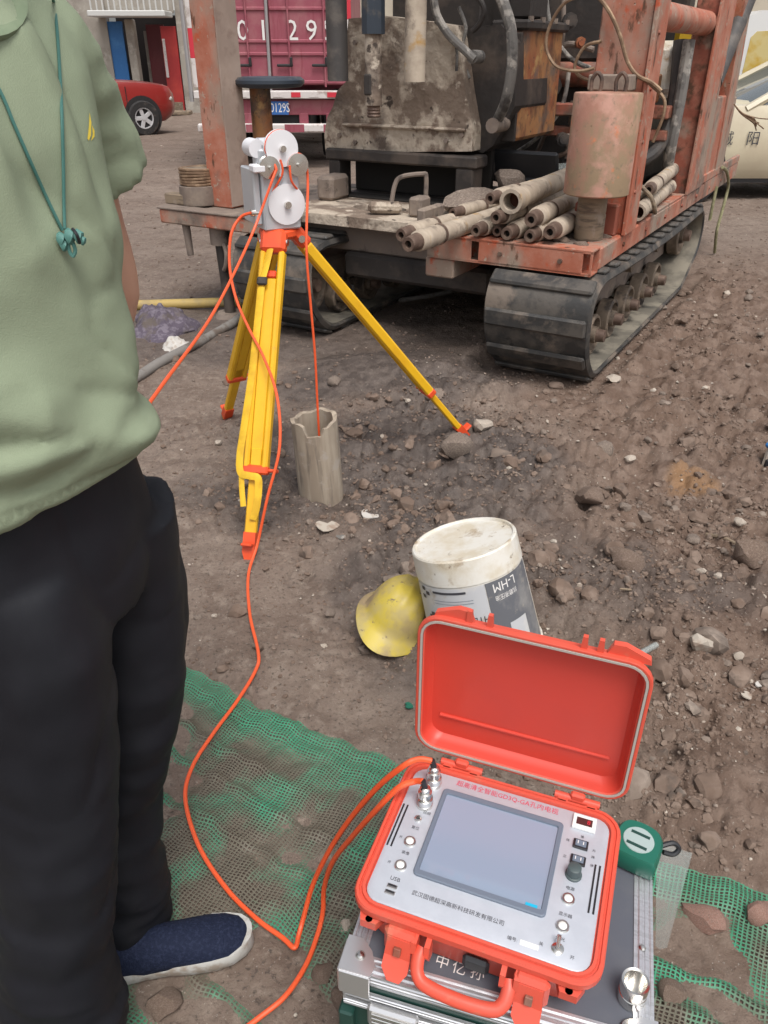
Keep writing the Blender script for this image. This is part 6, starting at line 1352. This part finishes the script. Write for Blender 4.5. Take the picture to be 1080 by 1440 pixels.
# trousers
b = MB()
b.loft([oval(0, 0, .80, .150, .10, .11), oval(0, 0, .86, .172, .112, .122), oval(0, 0, .93, .168, .112, .112), oval(0, 0, 1.06, .150, .105, .10)])
LL = [(-.368, .900, .90), (-.376, .915, .80), (-.385, .918, .68), (-.402, .905, .54), (-.428, .888, .42), (-.462, .872, .28), (-.474, .858, .15), (-.476, .850, .055)]
RL = [(-.446, .742, .90), (-.436, .735, .80), (-.440, .722, .68), (-.456, .700, .54), (-.466, .680, .42), (-.484, .655, .28), (-.492, .635, .15), (-.496, .620, .055)]
for P_, rr in ((LL, [.090, .088, .083, .078, .073, .069, .068, .072]), (RL, [.094, .098, .090, .084, .080, .076, .074, .078])):
    b.tube(spline([V(*p)-PC for p in P_], 5), np.interp(np.linspace(0, 1, 36), np.linspace(0, 1, len(rr)), rr), 28)
def trouser_disp(co, no):
    z = co[:, 2]; a = co@PF; l = co@PL
    w = .007*(1-2*np.abs(perlin(a*7+z*1.2, z*1.5)))-.005*np.exp(-np.abs(perlin(a*6-l*5+z*3, z*2+l*4))*8)+.005*perlin(a*20+l*11, z*13+5)+.006*(1-2*np.abs(perlin(a*3-l*4+z*3, z*4+a*5)))*sstep(.65, .3, z)
    hem = np.clip(1-np.abs(z-.16)/.16, 0, 1); knee = np.exp(-((z-.45)/.14)**2)
    w = w+hem*.013*(1-2*np.abs(perlin(a*4+l*3, z*17+l*5)))+knee*.008*perlin(a*8-l*6, z*22+a*9)+.005*np.exp(-((z-.84)/.1)**2)*perlin((a+l)*14, (z-a)*9)
    return co+no*w[:, None]
remeshed(b, 'trousers', M['trousers'], .008, PERSON, 3, trouser_disp)
# body: head, neck, trunk, arms, hands in one surface
b = MB()
def ell(c, r, rot=None, n=20):
    b.lathe([(math.cos(t)*1.0, math.sin(t)) for t in np.linspace(-PI/2+.02, PI/2-.02, 13)], n, (rot if rot is not None else I3)@np.diag(r), c)
b.loft([oval(0, 0, .86, .13, .085, .085, 24), oval(0, 0, 1.1, .14, .09, .085, 24), oval(0, 0, 1.3, .15, .09, .085, 24), oval(.0, .01, 1.42, .10, .06, .06, 24), oval(.006, .014, 1.46, .072, .070, .064, 24, 2), oval(.024, .014, 1.54, .056, .056, .058, 24, 2), oval(.03, .014, 1.60, .05, .05, .055, 24, 2)])
Bm = np.stack([PF, PL, V(0, 0, 1)], 1)
hc = pw(.045, .014, 1.645)
for c, r in (((0, 0, .01), (.098, .076, .112)), ((.03, 0, -.055), (.062, .058, .065)), ((.072, 0, -.098), (.024, .026, .018)), ((.098, 0, -.02), (.016, .013, .024)), ((.108, 0, -.032), (.014, .016, .011)), ((.086, 0, -.066), (.014, .026, .007)), ((.085, 0, -.078), (.014, .022, .008)), ((.086, 0, .02), (.015, .05, .010)), ((.07, .04, -.03), (.028, .026, .025)), ((.07, -.04, -.03), (.028, .026, .025))):
    ell(hc+Bm@V(*c), r, Bm)
for sg in (-1, 1): ell(hc+Bm@V(-.005, sg*.078, -.015), (.020, .010, .034), Bm@rotx(sg*-.2))
def hand(wr, d, palm_n, side):
    """wr wrist, d finger direction, palm_n out of the palm, side thumb side"""
    d, palm_n, side = [np.asarray(q, float)/np.linalg.norm(q) for q in (d, palm_n, side)]
    b.loft([[wr+d*t+side*(wd*math.cos(a))+palm_n*(th*math.sin(a)) for a in np.linspace(0, 2*PI, 16, False)] for t, wd, th in ((-.02, .026, .020), (.01, .030, .016), (.05, .040, .016), (.085, .040, .013), (.098, .034, .010))])
    for k, (off, ln) in enumerate(((.030, .072), (.010, .080), (-.010, .075), (-.029, .058))):
        p = wr+d*.085+side*off; q = [p, p+d*ln*.45+palm_n*.006, p+d*ln*.75+palm_n*.024, p+d*ln*.88+palm_n*.046]; b.tube(spline(q, 4), np.linspace(.0092, .0072, 13), 10)
    p = wr+d*.02+side*.030; q = [p-side*.012, p+side*.018+d*.02+palm_n*.01, p+side*.026+d*.048+palm_n*.022, p+side*.022+d*.072+palm_n*.03]; b.tube(spline(q, 4), np.linspace(.012, .0085, 13), 10)
for sh, el, wr, sg in ((pw(-.035, .195, 1.36), pw(-.085, .258, 1.12), pw(-.19, .04, 1.03), 1), (pw(-.01, -.16, 1.385), pw(-.03, -.265, 1.11), pw(.02, -.285, .88), -1)):
    b.tube(spline([sh, (sh+el)/2, el, (el+wr)/2, wr], 5), [.05, .05, .049, .048, .047, .046, .045, .044, .042, .041, .040, .040, .040, .039, .038, .036, .034, .031, .028, .027, .026], 16)
    hand(wr, (wr-el), -PL*sg+PF*.2, PF)
for P_ in (LL, RL): b.tube(spline([V(*p)-PC for p in P_], 3), np.interp(np.linspace(0, 1, 22), [0, .3, .6, .9, 1], [.055, .055, .045, .036, .034]), 14)
remeshed(b, 'body', M['skin'], .005, PERSON, 2)
b = MB()
for k in range(1):
    rings = []
    for t in np.linspace(-.15, PI/2-.03, 12):
        rr, zz = math.cos(t), math.sin(t); ring_ = []
        for a in np.linspace(0, 2*PI, 30, False):
            fr = max(0, math.cos(a)); lift = .05*fr*max(0, 1-zz*1.5)
            ring_.append(hc+Bm@V(-.004+.104*rr*math.cos(a), .082*rr*math.sin(a), .012+lift+.116*zz*(1-.35*(lift > .0)*fr*.3)))
        rings.append(ring_)
    b.loft(rings, True, True)
b.build('hair', M['hair'], PERSON)
for sg in (-1, 1):
    b = MB(); b.lathe([(math.cos(t)*.0115, math.sin(t)*.0115) for t in np.linspace(-1.5, 1.5, 9)], 14, Bm, hc+Bm@V(.083, sg*.031, .002)); ey = b.build('eye', M['eye_white'], PERSON)
    b = MB(); b.lathe([(0, .001), (.0055, 0)], 12, Bm@roty(PI/2), hc+Bm@V(.0948, sg*.031, .002), False, False); b.build('iris', M['hair'], ey)
# shoes
def shoe(heel, toe, up=0.0):
    heel, toe = V(*heel), V(*toe); d = toe-heel; L = np.linalg.norm(d); d /= L; s_ = V(-d[1], d[0], 0); Fm = np.stack([d, s_, V(0, 0, 1)], 1); z0 = heel[2]
    half = lambda u: .034+.014*math.sin(PI*min(1, u*1.1+.05)) if u < .5 else (.036+.013*math.sin(PI*min(1, u*.95+.02)))
    def outline(sc, z): return [(L*u, sg*hw*sc, z) for u, hw, sg in ([(u, w, -1) for u, w in prof]+[(u, w, 1) for u, w in prof[::-1]])]
    prof = [(.0, .012), (.015, .024), (.05, .032), (.15, .035), (.30, .034), (.45, .037), (.60, .044), (.75, .047), (.86, .043), (.94, .032), (.985, .018), (1.0, .007)]
    def sz(u): return .004*math.cos(u*9)+.018*max(0, u-.85)/.15*.6
    def so_(sc, z, wob=0): return [(x, y, z+wob*sz(x/L)) for x, y, _ in outline(sc, 0)]
    b = MB(); b.loft([so_(.90, .0), so_(1.0, .006), so_(1.03, .018), so_(1.03, .026, 1), so_(.97, .031, 1)]); b.v = [tuple(Fm@V(*p)+heel-PC) for p in b.v]; b.build('sole', M['sole'], PERSON, ang=50)
    b = MB(); rings = []
    for u, hw, h in ((.012, .016, .058), (.04, .029, .080), (.12, .033, .084), (.24, .034, .080), (.36, .036, .086), (.48, .038, .082), (.60, .042, .072), (.72, .045, .062), (.83, .043, .054), (.92, .034, .045), (.97, .021, .036), (.992, .008, .026)):
        rings.append([(L*u, hw*math.cos(a)*(1 if abs(math.cos(a)) < .9 else 1.0), .020+max(0, math.sin(a))**.75*(h-.020) if math.sin(a) >= 0 else .020+.004*math.sin(a)) for a in np.linspace(0, 2*PI, 24, False)])
    b.loft(rings); b.v = [tuple(Fm@V(*p)+heel-PC) for p in b.v]; return b.build('shoe_upper', M['shoe'], PERSON, ang=60)
hp_, tp_ = gp(139, 1372), gp(357, 1322)
shoe((hp_[0]+.0, hp_[1]-.0, hp_[2]+.003), (tp_[0], tp_[1], hp_[2]+.003))
shoe((-.530, .565, hp_[2]), (-.262, .50, hp_[2]))
# lanyard with its knot, logo on the breast: laid on the shirt
from mathutils.bvhtree import BVHTree
bpy.context.view_layer.update()
_me = shirt.data; _bv = BVHTree.FromPolygons([Vector(v.co)+Vector(PC) for v in _me.vertices], [tuple(p.vertices) for p in _me.polygons])
def on_shirt(px, py, lift=.004):
    d = Vector(_ray(px, py)).normalized(); h = _bv.ray_cast(Vector((0, 0, CAM_H)), d)
    p = h[0] if h[0] is not None else Vector((0, 0, CAM_H))+d*.8
    return np.array(p-d*lift)
kn = on_shirt(94, 336, .018); LT_ = thing('ear_plug_lanyard', kn, 'teal cord with a foam knot hanging round the neck of the man', 'lanyard')
for pix in ([(58, -40), (75, 0), (80, 40), (84, 100), (87, 160), (89, 230), (90, 290), (91, 322)], [(-40, 60), (0, 128), (20, 175), (42, 225), (62, 270), (80, 308), (88, 324)]):
    b = MB(); b.tube(spline([on_shirt(*q)-kn for q in pix], 6), .0016, 7); b.build('cord', M['teal'], LT_)
zz = np.linalg.norm(kn-V(0, 0, CAM_H))/FPX
def knp(dx, dy, lift=0): r = _ray(94+dx, 336+dy); return V(0, 0, CAM_H)+r*((kn[1]-lift)/r[1])-kn
for dx, dy, ra in ((-8, 0, 9), (4, -4, 10), (16, -4, 9), (22, 2, 6), (-4, 8, 8)):
    o = link('foam_lump', ROCKS[1].copy(), LT_); o.data.materials.clear(); o.data.materials.append(M['teal_knot']); o.location = knp(dx, dy); o.scale = (ra*zz*.95,)*3
b = MB(); b.tube(spline([knp(2, 6), knp(4, 18), knp(9, 24), knp(12, 16), knp(8, 4)], 5), .0018, 7); b.build('cord_loop', M['teal_knot'], LT_)
b = MB(); b.tube(spline([knp(8, -14, .01), knp(14, -6, .014), knp(18, 6, .01)], 5), .0016, 7); b.build('knot_cord', M['black'], LT_)
for pl in ([(126, 158), (128.5, 172), (128, 190), (125, 198), (123, 195), (125, 178)], [(129.5, 176), (133, 184), (133, 192), (130, 196), (128, 198), (130.5, 188)]):
    pts = [on_shirt(x, y, .0012)-PC for x, y in pl]; b = MB(); b.add(pts, [tuple(range(len(pts)))]); b.build('breast_logo', M['gold'], shirt)
